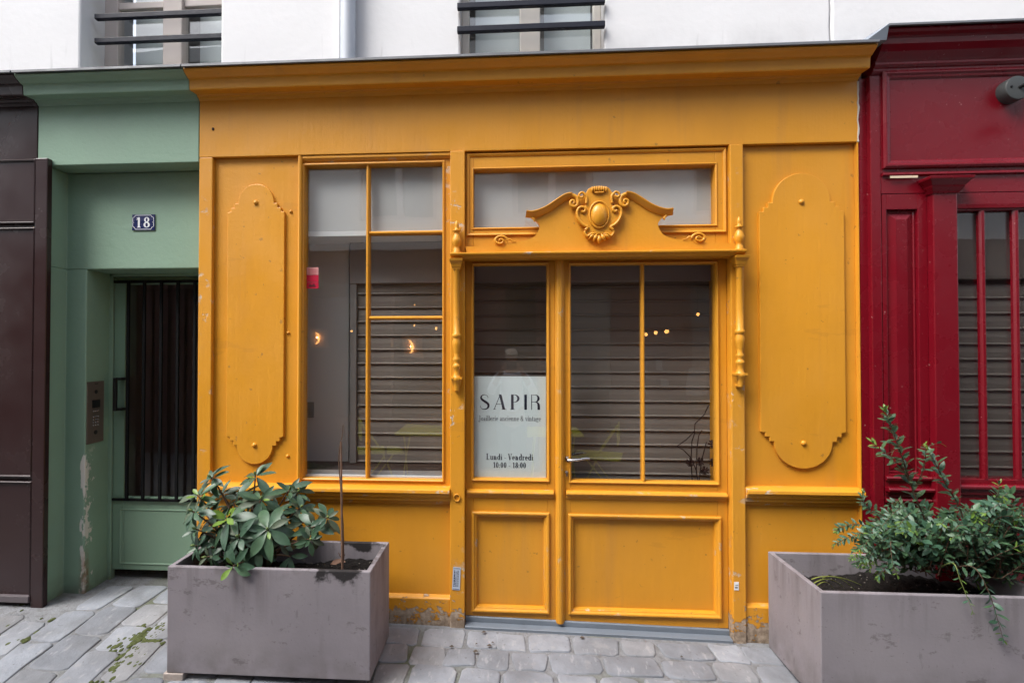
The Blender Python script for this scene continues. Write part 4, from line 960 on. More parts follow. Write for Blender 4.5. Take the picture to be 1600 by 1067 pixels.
# window
q0 = pl1+.001; ygR = yR+.016; g0_,gzt_,gzb_ = rp(1490,ygR),rz(331,ygR),rz(747,ygR)
m = MB().box(q0,8,yR,yR+.0295,gzt_,zar0-.001); m.box(q0,8,yR,yR+.0295,zlo-.02,gzb_); m.box(q0,g0_,yR,yR+.0295,gzb_,gzt_)
RW = m.build('window', red, RSF, .003)
MB().hmould(q0+.002,8,[(yR+.01,gzt_+.035),(yR-.012,gzt_+.035),(yR-.010,gzt_+.012),(yR+.01,gzt_+.004)]).build('top_moulding', red, RW, .001)
MB().hmould(q0+.002,8,[(yR+.01,rz(757)+.006),(yR-.020,rz(757)+.004),(yR-.028,rz(757)-.004),(yR-.026,rz(757)-.016),(yR-.010,rz(757)-.020),(yR-.008,rz(757)-.05),(yR+.01,rz(757)-.055)]).build('sill', red, RW, .0015)
pitchx = rp(1597,yR)-rp(1544,yR); bw = .0145
for i in range(6):
    xc = rp(1538,yR)+pitchx*i
    MB().vmould(gzb_,gzt_,[(xc-bw,ygR+.010),(xc-bw,yR+.010),(xc-bw*.45,yR-.002),(xc+bw*.45,yR-.002),(xc+bw,yR+.010),(xc+bw,ygR+.010)]).build('muntin', red, RW, .002)
    xprev = g0_ if i==0 else xc-pitchx+bw
    MB().box(xprev+.001,xc-bw-.001,ygR+.008,ygR+.012,gzb_+.001,gzt_-.001).build('pane', glass, RW, 0)
ysr = .075
shutter('roller_shutter','brown slatted roller shutter closed behind the burgundy glazing bars',q0+.001,4.6,gzb_-.05,rz(440,ysr),ysr,24.3/800*(DIST+ysr)*.93,False,(rz(438,ysr),gzt_+.1,plain('dark_lintel',(.08,.067,.058),.6)),plain('dark_taupe_shutter',(.115,.10,.088),.5))
S(MB().box(q0,8,.20,.25,gR,ztop-.01).build('interior_red_shop_wall', igrey, None, 0))
# wall lamp
lx_,lz_ = P(1589,138,yR-.05)
WL = thing('wall_lamp','dark grey round wall lamp mount on the burgundy fascia','lamp',(lx_,yR,lz_))
lampm = plain('dark_grey_lamp_paint',(.05,.055,.055),.5)
m = MB().lathe(0,0,[(.062,0),(.062,.055),(.060,.058),(.02,.0585)],36); m.v=[(lx_+a,yR-c,lz_+b) for a,b,c in m.v]; m.build('mount', lampm, WL, .001)
m = MB().lathe(0,0,[(.006,.0586),(.006,.062)],8); m.v=[(lx_-.035+a,yR-c,lz_+.004+b) for a,b,c in m.v]; m.build('screw', iron, WL, 0)
MB().tube([(lx_+.005,yR-.055,lz_),(lx_+.03,yR-.09,lz_+.012),(lx_+.12,yR-.20,lz_+.05),(lx_+.2,yR-.32,lz_+.06),(lx_+.25,yR-.38,lz_+.02)],.009,10).build('arm', iron, WL, 0)
m = MB().lathe(lx_+.25,yR-.38,[(.02,lz_+.03),(.03,lz_+.0),(.09,lz_-.06),(.088,lz_-.062),(.02,lz_-.0)],24); m.build('lamp_shade', lampm, WL, 0)

# ================================================================== PLANTERS
def planter(label,x0,x1,y0,y1,z0,zt_):
    t = thing('planter',label,'planter',((x0+x1)/2,(y0+y1)/2,z0),'grey box planters in front of the shop'); th_ = .024
    m = MB(); O = lambda e,z: [(x0+e,y0+e,z),(x1-e,y0+e,z),(x1-e,y1-e,z),(x0+e,y1-e,z)]
    m.loft([O(0,z0),O(0,zt_),O(th_,zt_),O(th_,zt_-.20)],True,True)
    m.build('box', cement, t, .004)
    n1,n2 = 44,20; vv=[]; 
    for jj in range(n2+1):
        for ii in range(n1+1):
            x=x0+th_+(x1-x0-2*th_)*ii/n1; y=y0+th_+(y1-y0-2*th_)*jj/n2
            vv.append((x,y,zt_-.105+.020*math.sin(x*9+y*5)*math.sin(y*14)+random.uniform(-.008,.010)))
    s_ = MB().add(vv,[(jj*(n1+1)+ii,jj*(n1+1)+ii+1,(jj+1)*(n1+1)+ii+1,(jj+1)*(n1+1)+ii) for jj in range(n2) for ii in range(n1)],False).build('soil', soil, t, 0)
    bits = MB()
    for q in range(70):
        x=random.uniform(x0+.05,x1-.05); y=random.uniform(y0+.05,y1-.05); z=zt_-.085; r=random.uniform(.002,.006)
        bits.ball((x,y,z+random.uniform(-.01,.006)),(r,r*.7,r*.6),5,4)
    o = bits.build('soil_grains', plain('pale_grit',(.16,.14,.12),.9,var=.3), t, 0); o['kind']='stuff'
    return t
pL = (PXx(261,-.51,960),PXx(578.5,-.51,960),-.51,-.13,PZ(420,1057,-.51),PZ(420,889,-.51))
planter('grey cement box planter holding the broad-leaved bush',*pL)
yp0,yp1 = -.50,-.03
rx0_ = PXx(1283,yp0,1000)
pRt = PZ(1283,925,yp0); pR = (rx0_,rx0_+1.0,yp0,yp1,GZ(1.5,-.06)+.004,pRt)
planter('grey cement box planter holding the fine-leaved shrub',*pR)
woodm = Mat('grey_batten_wood', (.33,.28,.25), .8, .2, 8, .4, 60).done()
for lab,x,y0_,y1_,zt2 in (('grey wooden block under the left corner of the broad-leaved planter',pL[0]+.035,-.516,-.15,pL[4]),('grey wooden block under the right end of the broad-leaved planter',pL[1]-.12,-.44,-.15,pL[4]),('grey wooden block under the left end of the fine-leaved planter',pR[0]+.12,-.44,-.05,pR[4])):
    g_z = GZ(x,y0_)
    o = MB().box(x-.05,x+.05,y0_,y1_,g_z-.02,zt2-.0005).build('wooden_block', woodm, None, .004); tag(o,lab,'wooden block','blocks under the planters'); base_origin(o)

# ================================================================== PLANTS
def leaf_mesh(name, L, W, mt, droop, fold, wide=.58, nseg=6, wave=0.0):
    vv=[]; ff=[]
    for i in range(nseg+1):
        u=i/nseg
        wd = W*(math.sin(math.pi*min(1,u**(math.log(.5)/math.log(wide))))**.85) if 0<u<1 else (.06*W if u==0 else .01*W)
        x=L*u*(1-.08*droop*u); z=-droop*L*.32*u*u
        vv += [(x,wd,z+fold*wd+wave*W*math.sin(u*9)),(x,0,z),(x,-wd,z+fold*wd+wave*W*math.sin(u*9+2))]
    for i in range(nseg):
        a=i*3; ff += [(a,a+3,a+4,a+1),(a+1,a+4,a+5,a+2)]
    me=bpy.data.meshes.new(name); me.from_pydata(vv,[],ff); me.polygons.foreach_set('use_smooth',[True]*len(ff)); me.materials.append(mt); return me
def orient(d, n):
    d=d.normalized(); n=(n-d*n.dot(d)).normalized(); y=n.cross(d)
    return Matrix((d,y,n)).transposed().to_quaternion()
def put_leaf(par, me, loc, d, n, s):
    o=bpy.data.objects.new('leaf',me); COL.objects.link(o); o.parent=par
    o.location=Vector(loc)-Vector(par.location); o.rotation_mode='QUATERNION'; o.rotation_quaternion=orient(d,n); o.scale=(s,s,s); return o
def V(px,py,Y): x,z=P(px,py,Y); return Vector((x,Y,z))
def curve(a,b,c,n=8):
    return [a*(1-t)**2+b*2*t*(1-t)+c*t*t for t in [i/n for i in range(n+1)]]

BU = thing('broad_leaved_bush','bush of broad leathery leaves in whorls filling the left half of its planter','bush',V(395,880,-.32))
big = [leaf_mesh('leaf',.155,.025,lf_dark,.6,.30,.52,7), leaf_mesh('leaf',.160,.027,lf_dark,1.0,.22,.54,7,.06), leaf_mesh('leaf',.155,.022,lf_mid,.4,.4,.5,7), leaf_mesh('leaf',.145,.026,lf_mid,.8,.28,.55,7,.09), leaf_mesh('leaf',.150,.028,lf_dark,.35,.18,.55,7,.05), leaf_mesh('leaf',.150,.024,lf_dull,.9,.35,.52,7,.1)]
young = [leaf_mesh('leaf',.09,.016,lf_young,.1,.35,.6), leaf_mesh('leaf',.11,.022,lf_young,.3,.25,.62)]
wh = [(329,745,-.30,.75,0),(399,741,-.22,.9,1),(453,764,-.20,.8,0),(408,779,-.30,1,1),(308,773,-.36,.85,2),(353,808,-.42,1,3),(418,826,-.44,1.1,1),(494,821,-.36,.95,0),(364,884,-.52,.75,2),(453,869,-.40,.8,4),(335,830,-.34,1,0),(388,800,-.28,1,0),(433,846,-.34,1,0),(347,850,-.36,1,0),(306,826,-.42,.8,0),(447,806,-.20,1,0),(470,792,-.22,.8,0),(375,770,-.20,.9,0),(402,855,-.42,.9,0),(318,800,-.24,.9,0),(420,800,-.24,.8,0),(372,838,-.46,.9,0),(365,785,-.26,.85,0),(432,795,-.26,.8,0),(400,835,-.30,.9,0),(360,865,-.36,.8,0),(325,850,-.30,.8,0),(475,815,-.24,.7,0),(345,770,-.22,.8,0),(300,798,-.42,.75,0),(304,852,-.44,.7,0),(322,870,-.46,.6,0),(466,768,-.18,.7,0),(512,808,-.36,.7,0),(485,842,-.40,.6,0)]
base = V(392,885,-.32); stem = MB(); buds = MB()
for px,py,Y,sz,kd in wh:
    c = V(px,py,Y); mid = (base+c)/2 + Vector((j(.03),j(.03),.05))
    b0 = base + Vector((j(.09),j(.05),-.02)); cv = curve(b0,mid,c); stem.tube(cv,lambda t:.007-.0035*t,6)
    ax = ((c-mid).normalized()*.7+Vector((j(.25),-.75,.35))).normalized()
    t1 = ax.orthogonal().normalized(); t2 = ax.cross(t1)
    n = random.randint(9,12) if kd!=4 else 4
    for q in range(n):
        ph = q*2.399+random.uniform(-.25,.25); rad = t1*math.cos(ph)+t2*math.sin(ph)
        inner = q >= n-3
        el = random.uniform(.35,.85) if inner else random.uniform(-.45,.35)
        d = rad*math.cos(el)+ax*math.sin(el); nn_ = -rad*math.sin(el)+ax*math.cos(el)
        me = random.choice(big); s_ = sz*random.uniform(.72,1.0)*(.72 if inner else 1)
        if inner and kd in (2,3) or (kd==3 and q>=n-5): me = random.choice(young); s_ = sz*random.uniform(.65,.95)
        if inner and kd==1 and q==n-1: me = young[0]; s_ = sz*.55
        put_leaf(BU, me, c+rad*.006-ax*random.uniform(0,.03), d, nn_+Vector((j(.2),j(.2),j(.2))), s_)
    if kd in (0,1) and random.random()<.8:
        buds.loft([[c+t1*r*math.cos(a)+t2*r*math.sin(a)+ax*h for a in [k*math.pi/4 for k in range(8)]] for r,h in ((.003,-.004),(.007,.006),(.0065,.013),(.002,.022))],True,True,True)
stem.build('stem', barkm, BU, 0); buds.build('bud', plain('green_bud',(.16,.22,.07),.5), BU, 0)

SA = thing('bare_sapling','thin bare brown cane with a dry shoot in the left planter','plant',V(535,888,-.40))
MB().tube(pxl([(535,892),(534.5,850),(534,800),(533.5,750),(533,700),(532.5,690)],-.40),lambda t:.0062-.0014*t,8).build('cane', caneM, SA, 0)
tw = MB().tube(pxl([(535,885),(537,870),(536,820),(532,760),(529,720),(531,695),(535,680),(536,664)],-.395),lambda t:.0040-.0022*t,6)
tw.tube(pxl([(535,872),(531,868),(529,863)],-.39),.002,5); tw.tube(pxl([(536,872),(539,866)],-.39),.002,5); tw.build('shoot', barkm, SA, 0)
DL = leaf_mesh('curled_dry_leaf',.07,.02,plain('dry_leaf',(.16,.09,.06),.8,var=.2),-.6,.9,.5,6,.2)
for lab,(px,py),rot in (('curled dry brown leaf lying on the soil beside the bare cane',(516,882),.4),):
    o = bpy.data.objects.new('dry_leaf',DL); COL.objects.link(o); o.location=V(px,py,-.36); o.rotation_euler=(.3,.1,rot); tag(o,lab,'leaf')

SH = thing('fine_leaved_shrub','arching shrub of small narrow leaves spilling over the right planter','shrub',V(1480,905,-.30))
sm_ = [leaf_mesh('leaf',.050,.0085,sh_dark,.3,.25,.5,4), leaf_mesh('leaf',.046,.0095,sh_dark,.5,.15,.5,4), leaf_mesh('leaf',.050,.0090,sh_mid,.2,.3,.5,4), leaf_mesh('leaf',.044,.0085,sh_mid,.4,.2,.52,4)]
ty_ = [leaf_mesh('leaf',.042,.0065,sh_young,.1,.35,.5,4)]
leaves = []; shs = MB(); shy = MB()
def branch(pts, dens=1.0, lsz=1.0, tip=.12, r0=.004, young_=False):
    cv = []
    for a,b,c_,d_ in zip([pts[0]]+pts[:-2],pts[:-1],pts[1:],pts[2:]+[pts[-1]]):
        for t in [i/5 for i in range(5)]:
            cv.append(.5*((2*b)+(-a+c_)*t+(2*a-5*b+4*c_-d_)*t*t+(-a+3*b-3*c_+d_)*t**3))
    cv.append(pts[-1])
    (shy if young_ else shs).tube(cv,lambda t:r0*(1-.75*t),5)
    L = sum((cv[i+1]-cv[i]).length for i in range(len(cv)-1)); n = int(L/.0105*dens); ph = random.uniform(0,6)
    for q in range(n):
        u = (q+random.random()*.6)/n
        if u < .12: continue
        f = u*(len(cv)-1); i = min(int(f),len(cv)-2); p = cv[i].lerp(cv[i+1],f-i); d = (cv[i+1]-cv[i]).normalized()
        t1 = d.orthogonal().normalized(); t2 = d.cross(t1); ph += 2.4+j(.4)
        rad = t1*math.cos(ph)+t2*math.sin(ph)
        el = random.uniform(.35,.85) if u<.93 else random.uniform(.8,1.3)
        dr = rad*math.cos(el)+d*math.sin(el); up = (-rad*math.sin(el)+d*math.cos(el))*.6+Vector((j(.3),-.25+j(.3),.8))
        me = random.choice(ty_) if u>1-tip and random.random()<.75 else random.choice(sm_)
        s_ = lsz*random.uniform(.7,1.1)*(1-.35*max(0,u-.75)/.25)
        leaves.append((me,p,dr,up,s_))
B = lambda l,ys: [V(a,b,y_) for (a,b),y_ in zip(l,ys)]
branch(B([(1470,900),(1452,830),(1428,770),(1408,710),(1392,665),(1383,640)],[-.28,-.30,-.32,-.34,-.35,-.35]),1.15,1.3,.10,.005)
branch(B([(1430,775),(1412,735),(1388,712),(1362,690)],[-.32,-.33,-.34,-.35]),.95,1.15,.16,.003)
branch(B([(1425,770),(1440,740),(1446,715),(1445,694)],[-.3,-.33,-.36,-.37]),1.0,.85,.2,.003)
branch(B([(1520,880),(1502,800),(1480,760),(1462,725),(1448,700)],[-.26,-.27,-.28,-.3,-.31]),.9,1.2,.1,.004)
branch(B([(1446,700),(1458,694),(1472,692)],[-.3,-.3,-.31]),.8,.8,.5,.002)
branch(B([(1460,890),(1420,830),(1380,805),(1352,790),(1347,766)],[-.26,-.28,-.30,-.32,-.33]),1.1,.85,.12,.003)
branch(B([(1455,890),(1410,850),(1360,832),(1325,840),(1302,852)],[-.30,-.33,-.36,-.38,-.38]),1.2,.75,.1,.003)
branch(B([(1450,890),(1400,840),(1350,820),(1318,822),(1306,830)],[-.24,-.26,-.28,-.28,-.28]),1.2,.75,.12,.003)
branch(B([(1480,890),(1520,885),(1545,925),(1558,965),(1568,1000)],[-.36,-.50,-.54,-.54,-.53]),1.0,.95,.10,.003)
branch(B([(1470,885),(1490,880),(1500,905),(1512,935),(1522,960)],[-.40,-.50,-.53,-.54,-.54]),.5,.7,.5,.0028,True)
branch(B([(1400,860),(1392,845),(1394,875),(1402,900)],[-.34,-.42,-.46,-.47]),1.1,.7,.2,.0025)
for q in range(30):                         # fine low shoots on the left of the shrub
    ex,ey = random.uniform(1335,1440),random.uniform(818,905)
    if ex < 1370: ey = min(ey, 885)
    ex -= random.uniform(0,18)
    Y1 = random.uniform(-.46,-.16)
    branch([V(1450+j(20),892,-.28+j(.06)),V((1450+ex)/2+j(12),min(880,ey)-random.uniform(10,45),(Y1-.28)/2),V(ex,ey,Y1)],1.25,random.uniform(.6,.9),random.choice((.0,.1,.2)),.0022)
branch(B([(1560,900),(1545,830),(1550,790),(1560,770),(1561,755)],[-.3,-.32,-.34,-.36,-.36]),1.0,1.0,.18,.004)
for q in range(150):                         # the dense body of the shrub
    bx_,by_ = random.uniform(1430,1640),random.uniform(870,905); Y0 = random.uniform(-.40,-.12)
    an = random.uniform(-2.9,-.25) if random.random()<.8 else random.uniform(-.25,.5)
    ln = random.uniform(60,125)
    ex = bx_+ln*math.cos(an)*1.15; ey = by_+ln*math.sin(an)*.92
    ex = min(max(ex,1345+ max(0,(860-ey))*.35),1720); ey = max(ey, (812 if ex<1520 else 792)+random.uniform(-8,22))
    if ey > 915: ey = 915
    mx2,my2 = (bx_+ex)/2+j(15),min(by_,ey)-random.uniform(0,22) if random.random()<.5 else (by_+ey)/2
    Y1 = Y0 + random.uniform(-.14,.04); Y1 = max(-.56,Y1)
    branch([V(bx_,by_,Y0),V(mx2,my2,(Y0+Y1)/2),V(ex,ey,Y1)],1.05,random.uniform(.8,1.25),random.choice((.0,.06,.15,.3)) ,.0028)
def key(l):
    v = l[1]; dpt = (v-Vector((0,-DIST,HEYE))).length
    return dpt
vis = [l for l in leaves if (l[1].x/(l[1].y+DIST)) < 1.12]; 
vis.sort(key=key); chosen = set(id(l) for l in vis[:300])
fb = {}
for l in leaves:
    me,p,dr,up,s_ = l
    if id(l) in chosen: put_leaf(SH, me, p, dr, up, s_)
    else:
        mb = fb.setdefault(me.materials[0].name,(MB(),me.materials[0]))[0]; q_ = orient(dr,up)
        mb.add([p+q_@(v.co*s_) for v in me.vertices],[tuple(f.vertices) for f in me.polygons],True)
fo = MB(); mats = []; idx = []
for mb,mt_ in fb.values():
    fo.add(mb.v,mb.f,True); idx += [len(mats)]*len(mb.f); mats.append(mt_)
o = fo.build('foliage', mats, SH, 0); o.data.polygons.foreach_set('material_index', idx); o['kind'] = 'stuff'
shs.build('stem', barkm, SH, 0); shy.build('young_stem', plain('green_stem',(.16,.20,.05),.6), SH, 0)
TU = thing('strap_leaf_tuft','few pale yellow-green strap leaves lying in the corner of the right planter','plant',V(1300,912,-.42))
for a,b,c_ in (((1268,905),(1300,902),(1346,914)),((1270,912),(1295,905),(1318,917)),((1285,903),(1310,903),(1336,922)),((1275,916),(1290,911),(1302,919))):
    cv = curve(V(*a,-.40),V(*b,-.43)+Vector((0,0,.03)),V(*c_,-.36)); m = MB(); w_ = .0042
    m.loft([[p+Vector((0,w_*(1-k_/11),.002)),p+Vector((0,0,-.001)),p+Vector((0,-w_*(1-k_/11),.002)),p+Vector((0,0,.0012))] for k_,p in enumerate(cv)],True,True,True)
    m.build('leaf', strap, TU, 0)
# moss in the joints and a few bits of leaf litter
mo = MB()
for px,py,n in ((215,1001,80),(236,996,50),(20,1000,8),(180,1040,40),(70,972,6),(15,960,4)):
    gx_,gy_ = None,None
    for yy in [i*.01 for i in range(-120,34)]:
        x_,z_ = P(px,py,yy)
        if z_ <= GZ(x_,yy): gx_,gy_ = x_,yy; break
    if gx_ is None: continue
    for q in range(n):
        a = random.uniform(0,6.28); r = random.uniform(0,1)**.7; x_=gx_+.12*r*math.cos(a); y_=gy_+.16*r*math.sin(a); s_=random.uniform(.006,.017)
        mo.ball((x_,y_,GZ(x_,y_)-.0035),(s_,s_*1.6,.006),9,6)
o = mo.build('moss', moss, None, 0); o['kind']='stuff'
li = MB()
for px,py in ((708,1003),(755,996),(765,1004),(770,997),(745,1008),(745,992),(912,1012),(1060,1008)):
    x_,z_ = P(px,py,-.12); y_ = -.06-random.uniform(0,.16); s_=random.uniform(.006,.016)
    li.add([(x_-s_,y_,GZ(x_,y_)+.012),(x_,y_-s_*.6,GZ(x_,y_)+.016),(x_+s_,y_+.003,GZ(x_,y_)+.013),(x_,y_+s_*.7,GZ(x_,y_)+.018)],[(0,1,2,3)])
o = li.build('leaf_litter', plain('dead_leaf_bits',(.07,.05,.035),.9,var=.3), None, 0); o['kind']='stuff'

# ================================================================== ACROSS THE STREET (seen in the glass)
YO = -4.35
OB = thing('opposite_building','white house with dark red restaurant front across the street, mirrored in the panes','building',(0,YO,GZ(0)))
wine = Mat('wine_red_wood', (.10,.030,.024), .45, .08, 2).done()
m = MB(); wins = ((-2.2,-1.05),(.05,1.2),(2.6,3.7),(-4.6,-3.5)); e = -9
HT = 6.4
for a,b in sorted(wins): m.box(e,a,YO-.4,YO,3.06,HT); e = b
m.box(e,9,YO-.4,YO,3.06,HT)
for a,b in wins: m.box(a,b,YO-.4,YO-.001,3.06,3.5); m.box(a,b,YO-.4,YO-.001,5.2,HT-.01)
m.build('wall', plain('opposite_render',(.74,.73,.70),.85), OB, 0)
for a,b in wins:
    o = MB().frame(a,b,3.5,5.2,[(0,YO-.2),(0,YO-.12),(.08,YO-.12),(.08,YO-.2)]).build('window', taupe, OB, 0)
    MB().box(a+.08,b-.08,YO-.19,YO-.18,3.58,5.12).build('pane', plain('dull_pane',(.10,.11,.12),.15), o, 0)
    MB().box((a+b)/2-.05,(a+b)/2+.05,YO-.17,YO-.11,3.58,5.12).build('stile', taupe, o, 0)
MB().box(-9,9,YO-.4,YO+.10,2.55,3.055).build('fascia', wine, OB, .01)
MB().box(-9,9,YO-2.4,YO-2.3,-.2,3.0).build('dining_room_wall', plain('dark_dining_room',(.05,.035,.03),.8), OB, 0)
MB().box(-9,9,YO-2.35,YO-.02,-.3,-.1).build('dining_room_floor', dwood, OB, 0)
MB().box(-9,9,YO-2.35,YO-.02,2.6,2.7).build('dining_room_ceiling', plain('brown_ceiling',(.12,.10,.09),.8), OB, 0)
for a,b in ((-9,-5),(-4.2,-3.9),(-2.04,-1.72),(-.75,-.05),(.4,.55),(1.45,2.55),(3.6,4.0),(5,9)):
    MB().box(a,b,YO-.2,YO,-.2,2.549).build('pier', wine, OB, .01)
MB().box(-5,5,YO-.15,YO-.05,-.2,.62).build('stall_riser', wine, OB, 0)
dg = plain('grey_restaurant_panel',(.22,.215,.21),.6)
for a,b in ((.55,1.45),(2.55,3.6)): MB().box(a,b,YO-.1,YO-.06,1.0,2.5).build('panel', dg, OB, 0)
warm = emis('warm_lamp_glow',(1.0,.46,.12),4.5)
def mir(px,py,Zt):                                   # where a mirrored thing stands: same sight line, folded at the glass
    x,z = P(px,py,Zt-DIST); return x,-(Zt-DIST)+.13,z
def sconce(px,py,Zt,r,lab):
    x,y,z = mir(px,py,Zt); t = thing('wall_lamp',lab,'lamp',(x,y,z),'lit lamps of the restaurant across the street')
    MB().box(x-r*1.2,x+r*3.0,y-.05,y-.03,z-r*2.2,z+r*2.4).build('back_plate', plain('sconce_plate',(.45,.30,.18),.6), t, 0)
    pts = [(x+r*math.cos(R(a)),y,z+r*1.5*math.sin(R(a))) for a in range(-80,90,16)]
    MB().tube(pts,lambda q:.004+r*.16*math.sin(math.pi*q),8).build('crescent_bulb', warm, t, 0)
    ld = bpy.data.lights.new('sconce_light','POINT'); ld.energy = 0.9; ld.color = (1.0,.55,.22); ld.shadow_soft_size = .006
    lo_ = bpy.data.objects.new('sconce_light',ld); COL.objects.link(lo_); lo_.parent = t; lo_.location = (r*.55,-.012,0)
BL = ('tiny warm bulb mirrored at the edge of the white wall inside the window','tiny warm bulb mirrored beside the muntin under the crossbar of the shop window','tiny warm bulb mirrored near the right edge of the shop window','leftmost of three warm bulbs in a row mirrored right of the door muntin','middle one of three warm bulbs in a row mirrored in the right door pane','rightmost of three warm bulbs in a row mirrored in the right door pane','single warm bulb mirrored above the three bulbs near the right door stile','tiny warm bulb mirrored just above the crossbar of the shop window')
NL = ('upper pale paper notice mirrored in the middle of the right door pane','lower pale paper notice mirrored in the middle of the right door pane','large pale notice mirrored at the right edge of the right door pane')
sconce(492,530,8.4,.075,'glowing crescent wall lamp mirrored at the left edge of the shop window')
sconce(638,541,8.4,.085,'glowing crescent wall lamp mirrored in the lower middle pane of the window')
for n_,(px,py,r) in enumerate(((548,516,.017),(650,509,.014),(683,513,.018),(1009,521,.024),(1024,519,.026),(1042,518,.030),(1089,491,.022),(650,479,.014))):
    x,y,z = mir(px,py,7.0 if px>900 else 8.0); t = thing('pendant_bulb',BL[n_],'lamp',(x,y,z),'small mirrored bulbs')
    MB().ball((x,y,z),r,10,8).build('bulb', warm, t, 0); MB().box(x-.003,x+.003,y-.003,y+.003,z+r*.9,2.548 if px>900 else 2.59).build('cord', blackp, t, 0); MB().lathe(x,y,[(.016,z+r*.8),(.014,z+r*.8+.05)],8).build('socket', blackp, t, 0)
for n_,(px,py,sx2,sz2) in enumerate(((1040,572,.09,.13),(1046,597,.10,.10),(1100,597,.26,.36))):
    x,y,z = mir(px,py,7.1); o = MB().box(x-sx2/2,x+sx2/2,YO+.001,YO+.006,z-sz2/2,z+sz2/2).build('paper_notice', plain('notice_grey',(.36,.37,.37),.7), None, 0); tag(o,NL[n_],'notice','mirrored notices'); base_origin(o)
lemon = plain('lemon_yellow_metal',(.86,.84,.05),.45,var=.05)
def chair(x,y,rot,lab):
    t = thing('bistro_chair',lab,'chair',(x,y,GZ(x,y)),'yellow folding bistro chairs')
    O = Vector(t.location); m = lambda mb: mb
    def bl(mb): 
        c,s_=math.cos(rot),math.sin(rot); mb.v=[(O.x+a*c-b*s_,O.y+a*s_+b*c,O.z+z) for a,b,z in mb.v]; return mb
    bl(MB().box(-.22,.22,-.30,.26,.44,.455)).build('seat', lemon, t, .004)
    bl(MB().box(-.21,.21,.225,.24,.60,.85)).build('backrest', lemon, t, .004)
    for sx3 in (-1,1):
        bl(MB().tube([(sx3*.19,-.22,0),(sx3*.19,-.02,.44),(sx3*.19,.23,.82)],.010,6)).build('leg', lemon, t, 0)
        bl(MB().tube([(sx3*.175,.22,0),(sx3*.175,-.16,.445)],.010,6)).build('leg', lemon, t, 0)
def table(x,y,lab):
    t = thing('bistro_table',lab,'table',(x,y,GZ(x,y)),'yellow bistro tables'); O = Vector(t.location)
    MB().box(O.x-.34,O.x+.34,O.y-.48,O.y+.28,O.z+.70,O.z+.72).build('tabletop', lemon, t, .004)
    for sx3 in (-1,1):
        for sy3 in (-1,1): MB().tube([(O.x+sx3*.28,O.y+sy3*.24,O.z),(O.x-sx3*.0+sx3*.24,O.y-sy3*.2,O.z+.70)],.010,6).build('leg', lemon, t, 0)
table(-1.02,-3.35,'yellow bistro table mirrored in the shop window')
table(.55,-3.45,'yellow bistro table mirrored in the glass doors')
chair(-1.62,-3.30,R(70),'yellow folding chair beside the table mirrored in the shop window')
chair(1.12,-3.40,R(-75),'yellow folding chair beside the table mirrored in the glass doors')
chair(-4.0,-3.30,R(20),'yellow folding chair mirrored in the green door glass')

# photographer, mirrored faintly in the door glass
PN = thing('person','person in pale shirt and cap raising a camera, faintly mirrored in the narrow door','person',(.03,-3.22,GZ(0,-3.2)))
O = Vector(PN.location)
def skin(name,verts,edges,mt,root=0,sub=2):
    me=bpy.data.meshes.new(name); me.from_pydata([O.__add__(Vector(v[:3]))-O for v in verts],edges,[]); o=bpy.data.objects.new(name,me); COL.objects.link(o); o.parent=PN
    sk=o.modifiers.new('skin','SKIN'); 
    for i,v in enumerate(verts): me.skin_vertices[0].data[i].radius=(v[3],v[4] if len(v)>4 else v[3])
    me.skin_vertices[0].data[root].use_root=True
    sb=o.modifiers.new('sub','SUBSURF'); sb.levels=sub; sb.render_levels=sub; me.materials.append(mt); return o
skinm = plain('skin',(.42,.24,.17),.55); shirtm = plain('pale_shirt',(.80,.79,.84),.8); trous = plain('dark_trousers',(.03,.03,.04),.8); capm = plain('grey_cap',(.62,.54,.44),.8)
f=.12   # faces +Y
bodyv=[(0,0,.95,.14,.10),(0,0,1.12,.13,.09),(0,0,1.32,.16,.10),(0,.0,1.43,.09,.07),(0,.01,1.50,.05,.05),(0,.02,1.57,.065,.075),(0,.025,1.66,.075,.09),(0,.01,1.72,.06,.07),
 (.17,0,1.40,.055),(.27,.10,1.22,.042),(.13,.22,1.46,.030),(.09,.24,1.53,.024),(-.17,0,1.40,.055),(-.27,.10,1.22,.042),(-.13,.22,1.46,.030),(-.09,.24,1.53,.024),
 (.09,0,.86,.085),(.10,.02,.50,.06),(.10,0,.10,.04),(.10,.12,.04,.035),(-.09,0,.86,.085),(-.10,.02,.50,.06),(-.10,0,.10,.04),(-.10,.12,.04,.035)]
edg=[(0,1),(1,2),(2,3),(3,4),(4,5),(5,6),(6,7),(3,8),(8,9),(9,10),(10,11),(3,12),(12,13),(13,14),(14,15),(0,16),(16,17),(17,18),(18,19),(0,20),(20,21),(21,22),(22,23)]
skin('body',bodyv,edg,skinm)
shv=[(0,0,.92,.165,.12),(0,0,1.12,.15,.11),(0,0,1.32,.178,.118),(0,0,1.42,.105,.085),(.17,0,1.395,.072),(.275,.10,1.22,.056),(.20,.165,1.34,.047),(-.17,0,1.395,.072),(-.275,.10,1.22,.056),(-.20,.165,1.34,.047)]
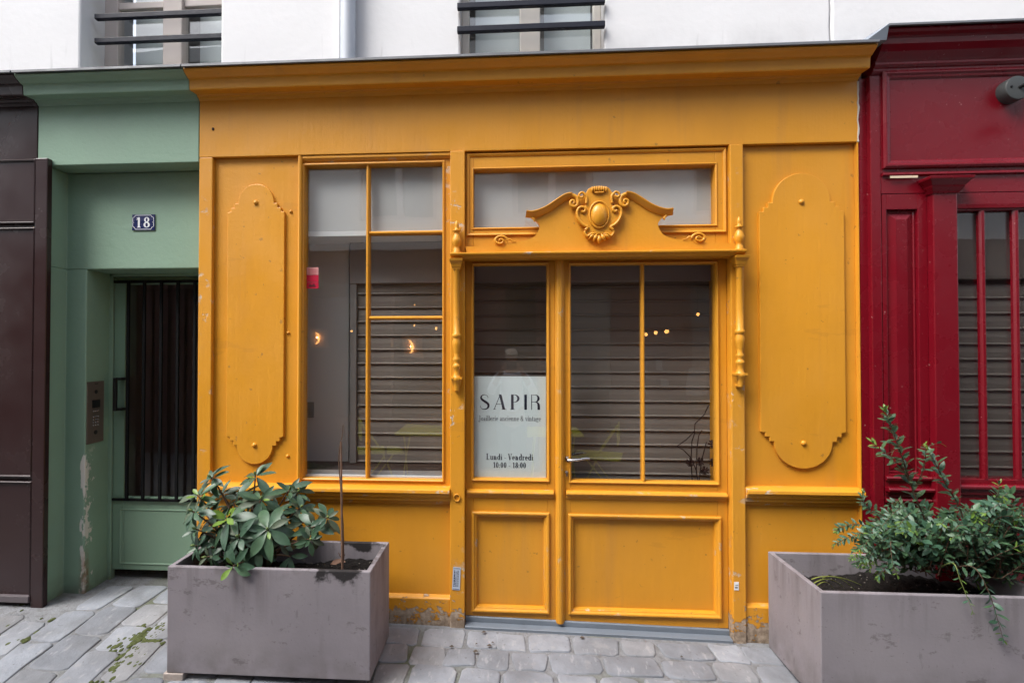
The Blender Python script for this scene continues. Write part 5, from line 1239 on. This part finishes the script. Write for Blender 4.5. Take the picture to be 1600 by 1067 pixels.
skin('shirt',shv,[(0,1),(1,2),(2,3),(3,4),(4,5),(5,6),(3,7),(7,8),(8,9)],shirtm)
trv=[(0,0,.93,.16,.12),(.09,0,.84,.10),(.10,.02,.50,.075),(.10,0,.12,.065),(-.09,0,.84,.10),(-.10,.02,.50,.075),(-.10,0,.12,.065)]
skin('trousers',trv,[(0,1),(1,2),(2,3),(0,4),(4,5),(5,6)],trous)
m=MB(); m.ball((O.x,O.y+.01,O.z+1.70),(.085,.105,.075),16,10); m.add([(O.x-.07,O.y+.09,O.z+1.70),(O.x+.07,O.y+.09,O.z+1.70),(O.x+.05,O.y+.18,O.z+1.685),(O.x-.05,O.y+.18,O.z+1.685),(O.x-.07,O.y+.09,O.z+1.712),(O.x+.07,O.y+.09,O.z+1.712),(O.x+.05,O.y+.18,O.z+1.693),(O.x-.05,O.y+.18,O.z+1.693)],[(0,1,2,3),(7,6,5,4),(0,4,5,1),(1,5,6,2),(2,6,7,3),(3,7,4,0)]); m.build('cap',capm,PN,0)
m=MB()
for sx3 in (-1,1):
    for q in range(4): m.tube([(O.x+sx3*.085,O.y+.235,O.z+1.53+.018*q-.02),(O.x+sx3*.088,O.y+.262,O.z+1.535+.018*q-.02),(O.x+sx3*.06,O.y+.268,O.z+1.535+.018*q-.02)],.0088-.0006*abs(q-1.5),6)
    m.tube([(O.x+sx3*.085,O.y+.225,O.z+1.50),(O.x+sx3*.06,O.y+.215,O.z+1.52),(O.x+sx3*.045,O.y+.212,O.z+1.535)],.010,6)
m.build('fingers',skinm,PN,0)
CB = thing('camera_body','black camera held up to the face of the mirrored person','camera',(O.x,O.y+.24,O.z+1.50))
c0=O+Vector((0,.24,1.545)); MB().box(c0.x-.068,c0.x+.068,c0.y-.025,c0.y+.02,c0.z-.045,c0.z+.045).build('body', blackp, CB, .006)
m=MB().lathe(0,0,[(.034,0),(.034,.03),(.037,.032),(.037,.045),(.030,.046)],20); m.v=[(c0.x+a,c0.y+.02+c,c0.z+b) for a,b,c in m.v]; m.build('lens', blackp, CB, 0)
